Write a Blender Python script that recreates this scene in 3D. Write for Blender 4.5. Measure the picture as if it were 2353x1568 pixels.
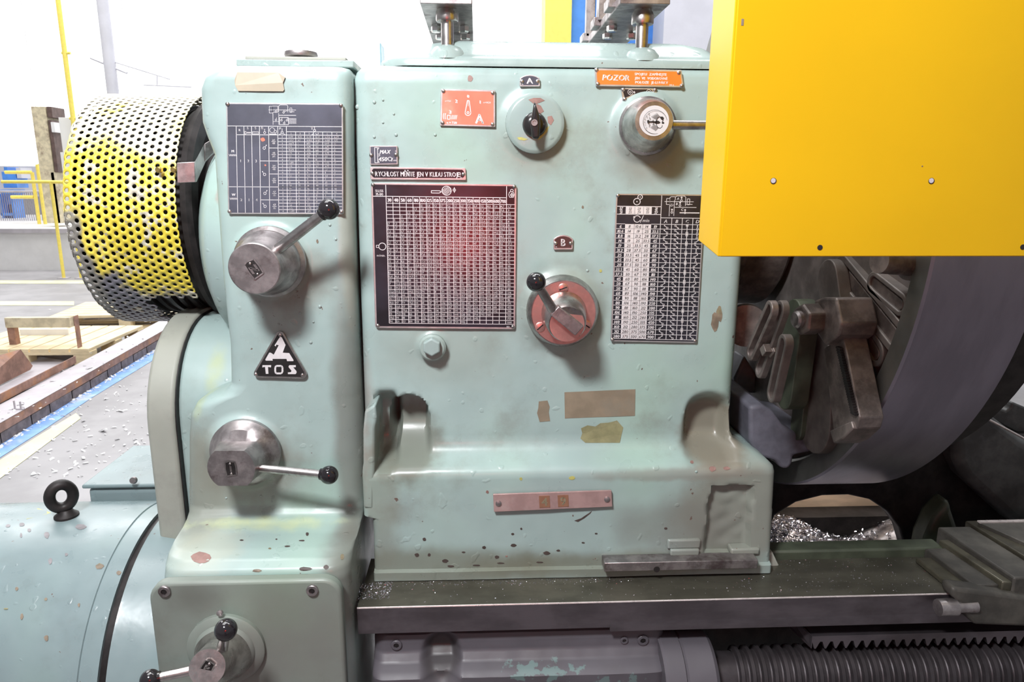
import bpy, bmesh, math, random
from mathutils import Vector, Matrix
from mathutils.bvhtree import BVHTree
random.seed(7)
S = bpy.context.scene
for o in list(bpy.data.objects): bpy.data.objects.remove(o)
COL = S.collection
PI = math.pi
# ------------------------------------------------------------------ camera
F, W, H = 1620.0, 2353.0, 1568.0
YAW, PIT, ROLL = math.radians(2.8), math.radians(12.8), math.radians(0.25)
CP = Vector((0, -1.08, 1.35))
fw = Vector((math.sin(YAW)*math.cos(PIT), math.cos(YAW)*math.cos(PIT), -math.sin(PIT)))
r0 = Vector((math.cos(YAW), -math.sin(YAW), 0)); u0 = r0.cross(fw)
RT = math.cos(ROLL)*r0 + math.sin(ROLL)*u0
UP = -math.sin(ROLL)*r0 + math.cos(ROLL)*u0
def ray(px, py): return fw + RT*((px-W/2)/F) - UP*((py-H/2)/F)
def P(px, py, X=None, Y=None, Z=None):
    """real-world point seen at a photo pixel, on a known plane"""
    d = ray(px, py)
    if X is not None: t = (X-CP.x)/d.x
    elif Y is not None: t = (Y-CP.y)/d.y
    else: t = (Z-CP.z)/d.z
    return CP + d*t
cd = bpy.data.cameras.new('camera'); cam = bpy.data.objects.new('camera', cd); COL.objects.link(cam)
M3 = Matrix((RT, UP, -fw)).transposed()
cam.matrix_world = Matrix.Translation(CP) @ M3.to_4x4()
cd.sensor_width = 36; cd.lens = F/W*36; cd.clip_start = 0.02; cd.clip_end = 200
cd.dof.use_dof = True; cd.dof.focus_distance = 1.1; cd.dof.aperture_fstop = 20
S.camera = cam
# ------------------------------------------------------------------ world, lights, exposure
wd = bpy.data.worlds.new('hall_light'); S.world = wd; wd.use_nodes = True
bgn = wd.node_tree.nodes['Background']; bgn.inputs[0].default_value = (0.95, 0.96, 1.0, 1); bgn.inputs[1].default_value = 0.31
S.view_settings.view_transform = 'Standard'; S.view_settings.look = 'None'
S.view_settings.gamma = 1; S.view_settings.use_curve_mapping = False
S.view_settings.exposure = 0.12
def area(name, loc, target, sx, sy, power, col=(1, 1, 1)):
    l = bpy.data.lights.new(name, 'AREA'); l.shape = 'RECTANGLE'; l.size = sx; l.size_y = sy
    l.energy = power; l.color = col
    o = bpy.data.objects.new(name, l); COL.objects.link(o); o.location = loc
    o.rotation_euler = (Vector(target)-Vector(loc)).to_track_quat('-Z', 'Y').to_euler(); return o
area('roof_lamp', (-.46, -1.10, 2.26), (0.02, 0.0, 1.35), 0.26, 0.20, 42, (.97, .98, 1))
fl_ = bpy.data.lights.new('camera_focus_lamp', 'POINT'); fl_.energy = 2.4; fl_.color = (1, .05, .03); fl_.shadow_soft_size = .05   # the camera's own red focusing lamp
flo = bpy.data.objects.new('camera_focus_lamp', fl_); COL.objects.link(flo); flo.location = (-.05, -1.10, 1.18)
area('skylight_strip', (-4.5, 9.0, 8.0), (-3.5, 7.0, 0), 9, 7, 1200, (1, 1, 1))
area('skylight_above', (-0.9, 0.6, 4.8), (-0.1, 0.2, 1.4), 2.8, 1.8, 105, (1, 1, 1))
area('added_cabinet_fill', (1.2, 1.8, 6.5), (1.6, 5.0, 1.4), 4, 2, 300, (1, 1, 1))  # added fill that brightens the cabinet fronts behind the headstock

# ------------------------------------------------------------------ mesh helpers
class MB:
    def __init__(s): s.v = []; s.f = []
    def add(s, vs, fs):
        n = len(s.v); s.v += [tuple(v) for v in vs]; s.f += [tuple(i+n for i in f) for f in fs]; return s
    def box(s, x0, x1, y0, y1, z0, z1):
        return s.hexa([(x0,y0,z0),(x1,y0,z0),(x1,y1,z0),(x0,y1,z0),(x0,y0,z1),(x1,y0,z1),(x1,y1,z1),(x0,y1,z1)])
    def hexa(s, c):
        return s.add(c, [(0,3,2,1),(4,5,6,7),(0,1,5,4),(1,2,6,5),(2,3,7,6),(3,0,4,7)])
    def prism(s, pts, ext):
        pts = [Vector(p) for p in pts]; e = Vector(ext); n = len(pts)
        return s.add(pts+[p+e for p in pts], [tuple(range(n))[::-1], tuple(range(n, 2*n))] + [(i, (i+1) % n, n+(i+1) % n, n+i) for i in range(n)])
    def lathe(s, prof, org, ax, seg=32, caps=True):
        """prof = [(radius, height along axis)]"""
        ax = Vector(ax).normalized(); a = ax.orthogonal().normalized()
        if abs(ax.z) < .9:
            a = (Vector((0,0,1)) - ax*ax.z).normalized()
        b = ax.cross(a); org = Vector(org); vs = []; fs = []
        for r, h in prof:
            for k in range(seg):
                t = 2*PI*k/seg; vs.append(org + ax*h + (a*math.cos(t)+b*math.sin(t))*r)
        for i in range(len(prof)-1):
            for k in range(seg):
                k2 = (k+1) % seg; fs.append((i*seg+k, i*seg+k2, (i+1)*seg+k2, (i+1)*seg+k))
        if caps:
            fs.append(tuple(range(seg))[::-1]); m = (len(prof)-1)*seg; fs.append(tuple(m+k for k in range(seg)))
        return s.add(vs, fs)
    def tube(s, p0, p1, r0_, r1_=None, seg=16):
        p0 = Vector(p0); p1 = Vector(p1); L = (p1-p0).length
        return s.lathe([(r0_, 0), (r0_ if r1_ is None else r1_, L)], p0, p1-p0, seg)
    def ball(s, c, r, seg=28, rings=16, ax=(0,0,1)):
        pr = [(max(1e-5, r*math.sin(PI*i/rings)), -r*math.cos(PI*i/rings)) for i in range(rings+1)]
        return s.lathe(pr, c, ax, seg)
    def path(s, pts, r, seg=10):
        for i in range(len(pts)-1): s.tube(pts[i], pts[i+1], r, r, seg)
        for p in pts[1:-1]: s.ball(p, r, seg, 6)
        return s
    def grid(s, rows, closed=False):
        n = len(rows[0]); vs = [p for r in rows for p in r]; fs = []
        for i in range(len(rows)-1):
            for k in range(n if closed else n-1):
                k2 = (k+1) % n; fs.append((i*n+k, i*n+k2, (i+1)*n+k2, (i+1)*n+k))
        return s.add(vs, fs)
def mesh_obj(name, mb, m, parent=None, smooth=35, bev=0, fixn=True, segs=2):
    me = bpy.data.meshes.new(name); me.from_pydata(mb.v, [], mb.f)
    if fixn:
        bm = bmesh.new(); bm.from_mesh(me); bmesh.ops.recalc_face_normals(bm, faces=bm.faces); bm.to_mesh(me); bm.free()
    me.materials.append(m)
    if smooth:
        me.polygons.foreach_set('use_smooth', [True]*len(me.polygons)); me.set_sharp_from_angle(angle=math.radians(smooth))
    o = bpy.data.objects.new(name, me); COL.objects.link(o)
    if bev:
        b = o.modifiers.new('bevel', 'BEVEL'); b.width = bev; b.segments = segs; b.limit_method = 'ANGLE'; b.angle_limit = math.radians(40)
        b.harden_normals = False
    if parent: attach(o, parent)
    return o
def attach(o, parent):
    o.parent = parent; o.matrix_parent_inverse = Matrix.Translation(-Vector(parent.location))
def inst(name, me, loc, parent, rot=None):
    """a part that shares its mesh with alike parts"""
    o = bpy.data.objects.new(name, me); COL.objects.link(o); o.location = loc
    if rot: o.rotation_euler = rot
    attach(o, parent); return o
def just_mesh(name, mb, m, smooth=35):
    o = mesh_obj(name, mb, m, None, smooth); me = o.data; bpy.data.objects.remove(o); return me
def tag(o, label=None, cat=None, group=None, kind=None):
    if label: o['label'] = label
    if cat: o['category'] = cat
    if group: o['group'] = group
    if kind: o['kind'] = kind
    return o
def thing(name, loc, label, cat, group=None):
    o = bpy.data.objects.new(name, None); COL.objects.link(o); o.location = loc; o.empty_display_size = .05
    return tag(o, label, cat, group)
def copy_tree(o, off, parent=None):
    c = o.copy(); COL.objects.link(c)
    if parent: c.parent = parent; c.matrix_parent_inverse = o.matrix_parent_inverse.copy()
    else: c.location = o.location + Vector(off)
    for ch in o.children: copy_tree(ch, off, c)
    return c
def clamp(x, a=0, b=1): return max(a, min(b, x))
def ss(a, b, x):
    t = clamp((x-a)/(b-a)); return t*t*(3-2*t)
# ------------------------------------------------------------------ materials
class NT:
    def __init__(s, name):
        s.m = bpy.data.materials.new(name); s.m.use_nodes = True; s.t = s.m.node_tree; s.n = s.t.nodes; s.l = s.t.links
        s.b = s.n['Principled BSDF']; g = s.n.new('ShaderNodeNewGeometry'); s.pos = g.outputs['Position']
    def noise(s, scale, detail=4, rough=.55, stretch=None):
        n = s.n.new('ShaderNodeTexNoise'); n.inputs['Scale'].default_value = scale; n.inputs['Detail'].default_value = detail
        n.inputs['Roughness'].default_value = rough
        v = s.pos
        if stretch:
            q = s.n.new('ShaderNodeVectorMath'); q.operation = 'MULTIPLY'; q.inputs[1].default_value = stretch; s.l.new(v, q.inputs[0]); v = q.outputs[0]
        s.l.new(v, n.inputs['Vector']); return n.outputs['Fac']
    def math(s, op, a, b=None, cl=False):
        n = s.n.new('ShaderNodeMath'); n.operation = op; n.use_clamp = cl
        for i, x in enumerate((a, b)):
            if x is None: continue
            if isinstance(x, (int, float)): n.inputs[i].default_value = x
            else: s.l.new(x, n.inputs[i])
        return n.outputs[0]
    def rng(s, x, a, b, c=0, d=1):
        n = s.n.new('ShaderNodeMapRange'); s.l.new(x, n.inputs[0])
        for i, q in enumerate((a, b, c, d)): n.inputs[i+1].default_value = q
        n.interpolation_type = 'SMOOTHSTEP' if (c, d) == (0, 1) else 'LINEAR'
        return n.outputs[0]
    def mix(s, f, a, b):
        n = s.n.new('ShaderNodeMix'); n.data_type = 'RGBA'
        if isinstance(f, (int, float)): n.inputs[0].default_value = f
        else: s.l.new(f, n.inputs[0])
        for i, x in ((6, a), (7, b)):
            if isinstance(x, tuple): n.inputs[i].default_value = (*x, 1) if len(x) == 3 else x
            else: s.l.new(x, n.inputs[i])
        return n.outputs[2]
    def spot(s, c, size, soft=.5, jag=.5, nscale=40):
        """stain of its own shape around a world point: size = half extents"""
        q = s.n.new('ShaderNodeVectorMath'); q.operation = 'SUBTRACT'; s.l.new(s.pos, q.inputs[0]); q.inputs[1].default_value = c
        r = s.n.new('ShaderNodeVectorMath'); r.operation = 'DIVIDE'; s.l.new(q.outputs[0], r.inputs[0]); r.inputs[1].default_value = size
        l = s.n.new('ShaderNodeVectorMath'); l.operation = 'LENGTH'; s.l.new(r.outputs[0], l.inputs[0])
        nz = s.noise(nscale, 4); d = s.math('ADD', l.outputs['Value'], s.math('MULTIPLY', s.math('SUBTRACT', nz, .5), jag*2))
        return s.rng(d, 1+soft*.5, 1-soft*.5)
    def bump(s, h, strength=.3, dist=.002):
        n = s.n.new('ShaderNodeBump'); n.inputs['Strength'].default_value = strength; n.inputs['Distance'].default_value = dist
        s.l.new(h, n.inputs['Height']); s.l.new(n.outputs[0], s.b.inputs['Normal'])
    def set(s, **k):
        for a, x in k.items():
            i = s.b.inputs[a.replace('_', ' ')]
            if isinstance(x, (int, float)): i.default_value = x
            elif isinstance(x, tuple): i.default_value = (*x, 1) if len(x) == 3 else x
            else: s.l.new(x, i)
def simple(name, col, rough=.5, metal=0, var=.12, nscale=30, bump=.15, dist=.001, col2=None, stretch=None, spec=.5):
    t = NT(name); nz = t.noise(nscale, 5, .6, stretch)
    a = tuple(c*(1-var) for c in col); b = tuple(min(1, c*(1+var)) for c in col)
    c = t.mix(t.rng(nz, .35, .65), a, b)
    if col2: c = t.mix(t.rng(t.noise(nscale*.35, 6, .65), .5, .68), c, col2)
    t.set(Base_Color=c, Roughness=t.rng(t.noise(nscale*.7), .2, .8, max(0.02, rough-.08), min(1, rough+.08)), Metallic=metal)
    t.b.inputs['Specular IOR Level'].default_value = spec
    if bump: t.bump(nz, bump, dist)
    return t.m
TEAL = (.300, .392, .378)
def paint(name, base=TEAL, rough=.3, spots=(), dirt=.35, chips=True, grime=(.17,.165,.135), dirt_z=None, bub=True):
    t = NT(name)
    c = t.mix(t.rng(t.noise(5, 4, .55), .35, .65), tuple(x*.93 for x in base), tuple(min(1, x*1.07) for x in base))
    c = t.mix(t.rng(t.noise(2.5, 3), .5, .75), c, (base[0]*.95, base[1]*1.05, base[2]*.9))
    g = t.math('MULTIPLY', t.rng(t.noise(9, 8, .68), .50, .74), dirt); c = t.mix(g, c, grime)
    if dirt_z:      # oil and dust settled on the lower castings
        z0, z1, amt = dirt_z
        sx = t.n.new('ShaderNodeSeparateXYZ'); t.l.new(t.pos, sx.inputs[0])
        zz = t.math('ADD', sx.outputs[2], t.math('MULTIPLY', t.math('SUBTRACT', t.noise(7, 6, .65), .5), .5))
        c = t.mix(t.math('MULTIPLY', t.rng(zz, z1, z0), amt), c, grime)
    for s_ in spots:
        ctr, size, col, soft, jag, amt = s_[:6]
        c = t.mix(t.math('MULTIPLY', t.spot(ctr, size, soft, jag, s_[6] if len(s_) > 6 else 40), amt), c, col)
    if chips:
        k = t.rng(t.noise(75, 3, .5), .735, .75); c = t.mix(k, c, (.13, .09, .075))
    t.set(Base_Color=c, Roughness=t.rng(t.noise(20, 4), .3, .7, rough-.06, rough+.14))
    h = t.noise(26, 3, .5)
    if bub: h = t.math('ADD', h, t.math('MULTIPLY', t.rng(t.noise(60, 1, .3), .70, .78), 1.0))
    t.bump(h, .35, .0016)
    return t.m
def px3(px, py, Y): return tuple(P(px, py, Y=Y))
GR = (.155, .145, .115); BR = (.20, .15, .11); DK = (.035, .03, .03)
M = {}
M['head'] = paint('headstock_paint', dirt=.42, spots=[
    (px3(1700,1180,-.05), (.11,.09,.10), (.19,.185,.15), .7, .35, .8, 14),
    (px3(1560,1215,-.05), (.10,.08,.05), (.17,.17,.15), .8, .4, .55, 14),
    (px3(1000,1305,-.05), (.20,.08,.030), (.14,.14,.10), .9, .5, .7, 18),
    (px3(1400,1300,-.05), (.20,.08,.022), (.14,.14,.10), .9, .5, .7, 18),
    (px3(940,1010,.02), (.055,.12,.06), (.15,.15,.12), .6, .3, .8),
    (px3(1630,990,.02), (.055,.12,.06), (.19,.17,.13), .5, .25, .9),
    (px3(1560,1095,-.05), (.13,.08,.010), (.22,.2,.17), .8, .5, .5),
    (px3(870,1150,-.05), (.03,.08,.12), (.19,.19,.15), .9, .5, .5),
    (px3(1030,800,0), (.10,.05,.06), (.2,.21,.17), 1, .5, .35, 14),
    (px3(1290,715,0), (.075,.05,.075), (.16,.15,.12), .7, .3, .5),
    (px3(1488,330,0), (.055,.05,.06), (.2,.18,.15), .8, .3, .55),
    (px3(1225,320,0), (.055,.05,.05), (.22,.21,.17), .8, .3, .45),
    (px3(830,960,0), (.02,.08,.12), (.3,.2,.17), .9, .5, .4),
    (px3(1600,142,0), (.05,.03,.006), BR, .5, .7, .9), (px3(1300,146,0), (.03,.03,.004), BR, .5, .7, .8)])
M['cover'] = paint('gear_cover_paint', dirt=.3, spots=[
    (px3(665,640,-.02), (.06,.06,.05), (.17,.15,.12), .8, .3, .6),
    (px3(585,1080,-.02), (.085,.06,.06), (.18,.17,.14), .9, .35, .65),
    (px3(455,1120,-.02), (.05,.10,.10), (.21,.21,.17), .8, .4, .75, 16),
    (px3(805,1000,-.02), (.025,.08,.22), (.15,.15,.13), .8, .4, .7, 18),
    (px3(800,560,-.02), (.012,.05,.12), (.36,.34,.27), .8, .4, .5, 18),
    (px3(480,1270,-.1), (.05,.05,.05), (.45,.45,.36), .9, .4, .45),
    (px3(620,1202,-.03), (.13,.03,.010), (.50,.55,.30), .7, .5, .65),
    (px3(800,1330,-.12), (.04,.12,.08), (.14,.13,.11), .9, .4, .75, 16),
    (px3(445,850,0), (.02,.1,.06), (.40,.45,.22), .8, .4, .7),
    (px3(472,450,0), (.012,.1,.02), (.3,.2,.17), .5, .6, .6)])
M['lid'] = paint('gearbox_lid_paint', bub=False, base=(.19,.22,.195), rough=.42, dirt=.45, grime=(.12,.11,.095), spots=[
    (px3(430,1410,-.21), (.05,.05,.03), (.10,.10,.085), .9, .4, .6, 16), (px3(690,1520,-.21), (.14,.05,.10), (.155,.145,.135), .9, .4, .6, 14)])
M['greyrim'] = paint('worn_grey_casting', bub=False, base=(.30,.31,.27), rough=.45, dirt=.5, grime=(.17,.165,.15))
M['motor'] = paint('motor_paint', base=(.20,.262,.272), rough=.28, dirt=.4, grime=(.13,.15,.14), spots=[
    (px3(230,1250,-.17), (.035,.1,.04), (.27,.27,.27), .5, .6, .85, 30), (px3(285,1290,-.17), (.016,.1,.03), (.27,.24,.25), .3, .5, .9, 30),
    (px3(260,1440,-.17), (.02,.1,.025), (.25,.26,.23), .3, .6, .9, 30)])
M['dome'] = paint('headstock_lid_paint', base=(.275,.345,.332), rough=.22, dirt=.2)
M['purple'] = paint('oily_grey_casting', bub=False, base=(.085,.078,.09), rough=.45, dirt=.5, grime=(.07,.062,.065), chips=False, spots=[
    (px3(1240,1510,-.1), (.075,.05,.011), (.13,.21,.20), .2, 1.3, .7, 70), (px3(1400,1525,-.1), (.06,.05,.014), (.13,.21,.20), .2, 1.5, .6, 70),
    (px3(1015,1505,-.1), (.028,.05,.035), (.045,.04,.042), .7, .3, .85)])
M['yellow'] = simple('yellow_guard_paint', (.61,.36,.003), .32, var=.025, nscale=4, bump=.03, spec=.35)
M['barsteel'] = simple('grey_fence_steel', (.30,.26,.30), .5, .2, .1, 20, 0)
M['yellow2'] = simple('yellow_railing_paint', (.95,.78,.16), .45, var=.05)
def drum_mat():
    t = NT('worn_yellow_drum_paint')
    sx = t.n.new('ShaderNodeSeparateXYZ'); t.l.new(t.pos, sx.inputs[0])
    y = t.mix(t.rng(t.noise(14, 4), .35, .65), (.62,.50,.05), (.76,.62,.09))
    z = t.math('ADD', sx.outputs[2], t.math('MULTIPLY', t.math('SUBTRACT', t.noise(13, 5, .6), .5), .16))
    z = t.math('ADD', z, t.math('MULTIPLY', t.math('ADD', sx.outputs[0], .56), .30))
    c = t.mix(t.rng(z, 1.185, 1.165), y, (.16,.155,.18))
    band = t.math('MULTIPLY', t.rng(z, 1.36, 1.41), .85)      # paler, patchy tone over the upper half
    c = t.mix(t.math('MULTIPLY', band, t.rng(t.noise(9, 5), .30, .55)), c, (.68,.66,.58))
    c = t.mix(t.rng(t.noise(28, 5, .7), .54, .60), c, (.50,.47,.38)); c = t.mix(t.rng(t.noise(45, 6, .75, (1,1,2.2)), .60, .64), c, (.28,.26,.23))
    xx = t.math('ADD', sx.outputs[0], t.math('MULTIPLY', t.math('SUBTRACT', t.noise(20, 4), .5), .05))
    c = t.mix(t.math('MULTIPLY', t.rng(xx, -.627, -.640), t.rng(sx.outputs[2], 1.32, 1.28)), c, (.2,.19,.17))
    t.set(Base_Color=c, Roughness=.4); t.bump(t.noise(50, 3), .2, .001); return t.m
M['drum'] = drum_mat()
M['steel'] = simple('brushed_steel', (.50,.47,.46), .30, 1, .18, 60, .12, .0005, col2=(.26,.22,.21))
M['dullsteel'] = simple('dull_steel', (.36,.33,.33), .42, .9, .22, 50, .2, .0008, col2=(.14,.11,.11))
M['chrome'] = simple('polished_steel', (.66,.63,.62), .16, 1, .08, 40, .05, .0003)
M['alu'] = simple('aluminium_plate', (.66,.64,.64), .34, .85, .08, 80, .05, .0003)
M['print'] = simple('aluminium_lettering', (.74,.72,.73), .42, .35, .05, 80, 0)
M['blackf'] = simple('black_enamel_field', (.014,.012,.018), .24, 0, .5, 12, .05, .0005, spec=.75)
M['navyf'] = simple('black_field_painted_sheen', (.060,.062,.085), .33, 0, .3, 8, .05, .0005, spec=.7)  # black enamel; its grey-blue reflection is put into the base colour
M['brownf'] = simple('brown_black_field', (.07,.028,.026), .35, 0, .2, 20, 0)
M['redf'] = simple('faded_red_field', (.78,.17,.11), .36, 0, .1, 14, 0, col2=(.8,.3,.22))
M['orangef'] = simple('orange_field', (.88,.165,.022), .4, 0, .05, 14, 0)
M['ball'] = simple('black_bakelite', (.012,.010,.012), .10, 0, .2, 20, .02, .0003, spec=.7)
M['blackp'] = simple('black_plastic', (.018,.016,.016), .22, 0, .2, 40, .1, .0003)
M['dark'] = simple('dark_greasy_iron', (.022,.019,.019), .5, .3, .4, 30, .3, .001, spec=.35)
M['rubber'] = simple('dark_rubber_belt', (.02,.02,.02), .6, 0, .2, 40, .2)
M['way'] = simple('oiled_ground_way', (.105,.10,.078), .38, .55, .22, 9, .06, .0004, col2=(.062,.060,.045), stretch=(1,3,1))
M['wayside'] = simple('ground_steel_side', (.17,.15,.165), .30, .85, .2, 8, .05, .0004, col2=(.10,.085,.09), stretch=(1,1,3))
M['edge'] = simple('bright_worn_edge', (.75,.68,.66), .3, .6, .1, 80, 0)
M['face'] = simple('cast_faceplate_iron', (.115,.10,.092), .55, .2, .25, 22, .6, .0016, col2=(.07,.06,.055))
M['rim'] = simple('turned_faceplate_rim', (.27,.25,.30), .34, .85, .10, 7, .03, .0003, stretch=(4,1,1))  # bluish base tint stands in for what the rim reflects
M['rimedge'] = simple('turned_faceplate_edge', (.15,.15,.14), .4, .7, .1, 20, .05)
M['hardware'] = simple('dirty_jaw_iron', (.15,.125,.115), .46, .5, .3, 40, .6, .0014, col2=(.07,.058,.055))
M['bedcast'] = simple('dusty_bed_casting', (.10,.10,.125), .6, 0, .2, 26, .5, .0015)
M['darkgreen'] = simple('dark_green_casting', (.050,.060,.040), .5, 0, .25, 20, .4)
M['saddle'] = simple('dark_saddle_casting', (.085,.09,.09), .5, .15, .25, 22, .6, .0016, col2=(.05,.05,.052))
M['sadway'] = simple('oily_olive_slide', (.085,.080,.058), .36, .45, .3, 18, .3, .0008, col2=(.045,.04,.03))
M['carr'] = simple('greasy_carriage_iron', (.060,.056,.048), .55, .1, .3, 20, .6, .0016, col2=(.032,.030,.026))
M['screw'] = simple('leadscrew_steel', (.055,.048,.052), .52, .6, .2, 30, .1)
M['badge'] = simple('pale_badge_enamel', (.48,.47,.48), .35, 0, .03, 20, 0)
M['tan'] = simple('plywood_board', (.66,.52,.38), .6, 0, .2, 5, .1, stretch=(1,1,6))
M['chip'] = simple('steel_swarf', (.62,.60,.66), .25, 1, .3, 60, 0)
M['floor'] = simple('pale_shop_floor', (.31,.30,.31), .5, 0, .10, 3, .05, .002, col2=(.25,.24,.245))
M['floor2'] = simple('dark_shop_floor', (.16,.15,.15), .5, 0, .1, 3, .05, .002)
M['fblue'] = simple('worn_blue_floor_paint', (.22,.40,.80), .5, 0, .15, 9, 0, col2=(.55,.60,.75))
M['fyel'] = simple('worn_yellow_floor_paint', (.84,.80,.45), .5, 0, .08, 9, 0, col2=(.75,.73,.66))
M['white'] = simple('white_wall_paint', (.88,.88,.87), .6, 0, .02, 2, 0)
M['greyp'] = simple('pale_grey_panel', (.60,.60,.66), .5, 0, .05, 3, 0)
M['bluep'] = simple('blue_machine_paint', (.08,.27,.75), .45, 0, .15, 4, 0, col2=(.09,.30,.80))
M['wood'] = simple('pale_pine_wood', (.80,.66,.42), .6, 0, .10, 9, .3, .002, stretch=(1,1,5))
M['woodold'] = simple('dirty_painted_wood', (.68,.60,.42), .6, 0, .15, 14, .3, .002, col2=(.36,.28,.2))
M['rust'] = simple('rusty_steel', (.30,.17,.13), .7, 0, .25, 14, .4, .002, col2=(.42,.20,.10))
M['rustgrey'] = simple('dull_grey_steel_plate', (.48,.45,.48), .5, 0, .1, 5, .1)
M['darkbrown'] = simple('dark_brown_board', (.13,.085,.075), .6, 0, .2, 12, .1)
M['brick'] = simple('dark_wood_block', (.16,.13,.13), .8, 0, .25, 18, .5, .002)
M['paper'] = simple('white_sheet', (.86,.86,.86), .7, 0, .02, 5, 0)
M['railwhite'] = simple('pale_concrete', (.76,.75,.74), .6, 0, .04, 5, .1)
M['red'] = simple('red_work_jacket', (.75,.045,.02), .75, 0, .1, 6, .1, spec=.2)
M['skin'] = simple('skin', (.62,.38,.28), .5, 0, .06, 20, 0)
M['navy'] = simple('navy_trousers', (.03,.035,.07), .8, 0, .1, 20, 0)
M['brass'] = simple('brass', (.62,.45,.16), .3, 1, .1, 40, 0)
M['tape'] = simple('aged_adhesive_film', (.215,.175,.125), .38, 0, .10, 30, .05, col2=(.20,.18,.14))
M['tape2'] = simple('pale_adhesive_film', (.37,.32,.24), .4, 0, .05, 30, .05)
M['torn'] = simple('torn_olive_sticker', (.22,.21,.11), .5, 0, .15, 40, .1, col2=(.33,.30,.26))
M['chipred'] = simple('bare_primer_chip', (.25,.145,.125), .5, 0, .15, 60, .2)
M['chipbrown'] = simple('bare_filler_chip', (.19,.15,.11), .5, 0, .25, 60, .3, col2=(.26,.27,.12))
M['chipgrey'] = simple('grey_undercoat_chip', (.21,.195,.205), .5, 0, .2, 60, .2)
M['chipdark'] = simple('dark_paint_chip', (.055,.04,.035), .6, 0, .2, 60, .2)
M['chipyel'] = simple('yellow_undercoat_chip', (.42,.40,.12), .5, 0, .15, 60, .2)
M['pinkp'] = simple('pinkish_number_plate', (.40,.265,.25), .42, .35, .1, 40, .15, .0006, col2=(.46,.34,.32))
M['brownsq'] = simple('brown_figure_tile', (.26,.13,.08), .4, .2, .15, 40, .1)
M['figure'] = simple('brass_coloured_figure', (.52,.45,.30), .35, .7, .1, 40, 0)
M['seldisc'] = simple('turned_steel_red_reflection', (.72,.36,.32), .32, .85, .12, 40, .1, .0004, col2=(.55,.33,.30))  # red reflection on bare steel, painted into the base colour
from mathutils import noise as mnoise
# ------------------------------------------------------------------ hall
def struct(name, mb, m, **k): return tag(mesh_obj(name, mb, m, None, 0, **k), kind='structure')
struct('floor', MB().box(-30, 22, -6, 26, -.1, 0), M['floor'])
struct('wall_back', MB().box(-30, 22, 25.5, 25.8, 0, 11), M['white'])
struct('wall_left', MB().box(-30.3, -30, -6, 25.8, 0, 11), M['white'])
tag(mesh_obj('added_dark_mat', MB().box(-4.2, 3.0, -3.6, -.30, 0, .015), M['floor2'], None, 0, bev=.004),  # out of view, added to darken the bounce onto the lower castings
    'unseen dark mat added in front of the lathe to cut light from the floor', 'mat')
# windows in the back wall: daylight behind frosted panes
def emit(name, col, st):
    t = NT(name); t.set(Base_Color=(0.8,.8,.8)); t.b.inputs['Emission Color'].default_value = (*col, 1); t.b.inputs['Emission Strength'].default_value = st; return t.m
M['pane'] = emit('daylit_frosted_pane', (1, 1, 1), 2.2)
wm = just_mesh('window_frame', MB().box(-1.65, 1.65, -.08, 0, -4.6, -4.5).box(-1.65, 1.65, -.08, 0, 4.5, 4.6).box(-1.66, -1.645, -.04, 0, -4.5, 4.5), M['white'], 0)
pm = just_mesh('pane', MB().box(-1.645, 1.66, -.02, 0, -4.5, 4.5), M['pane'], 0)
for i in range(13):
    w_ = bpy.data.objects.new('window_%d' % (i+1), wm); COL.objects.link(w_); w_.location = (-27+i*3.32, 25.5, 5.3); w_['kind'] = 'structure'
    inst('pane', pm, w_.location, w_)

# ------------------------------------------------------------------ lofted castings
def loft(keys, step=.004, nf=80, disp=None, close=True):
    """keys: (z, yf, yb, xl, xr, r) rows followed along the surface; front grid gets displaced"""
    rows = [keys[0]]
    for a, b in zip(keys, keys[1:]):
        L = math.hypot(b[0]-a[0], b[1]-a[1]); n = max(1, int(L/step))
        for i in range(1, n+1): rows.append(tuple(a[k]+(b[k]-a[k])*i/n for k in range(6)))
    out = []
    for z, yf, yb, xl, xr, r in rows:
        pts = [Vector((xl, yb, z)), Vector((xl, (yb+yf)/2, z))]
        for k in range(7):
            a = PI/2*k/6; pts.append(Vector((xl+r-r*math.cos(a), yf+r-r*math.sin(a), z)))
        for k in range(1, nf): pts.append(Vector((xl+r+(xr-xl-2*r)*k/nf, yf, z)))
        for k in range(7):
            a = PI/2*k/6; pts.append(Vector((xr-r+r*math.sin(a), yf+r-r*math.cos(a), z)))
        pts += [Vector((xr, (yb+yf)/2, z)), Vector((xr, yb, z))]
        if disp:
            for p in pts[3:-3]: p.y += disp(p.x, p.z)
        out.append(pts)
    m = MB(); m.grid(out); n = len(out[0])
    if close:
        m.f.append(tuple(range(n))); k = (len(out)-1)*n; m.f.append(tuple(k+i for i in range(n))[::-1])
    return m
def q(px, py, Y=0): p = P(px, py, Y=Y); return p.x, p.z
def lump(x, z, c, r, h): 
    d = math.hypot(x-c[0], z-c[1])/r
    return -h*(1-ss(.78, 1.25, d))
p1 = q(938, 905); p1x = p1[0]; hw = .032; zt1 = p1[1]; zb1 = q(938, 1062)[1]
p2 = q(1632, 895); p2x = p2[0]; hw2 = .040; zt2 = p2[1]; zb2 = q(1630, 1060)[1]
cA, cB, cD = q(1228, 285), q(1290, 715), q(1484, 290); cBolt = q(994, 797)
rc = [q(1632, 1118, -.045), q(1722, 1262, -.045)]
lc = [q(866, 940), q(905, 1062)]
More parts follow.
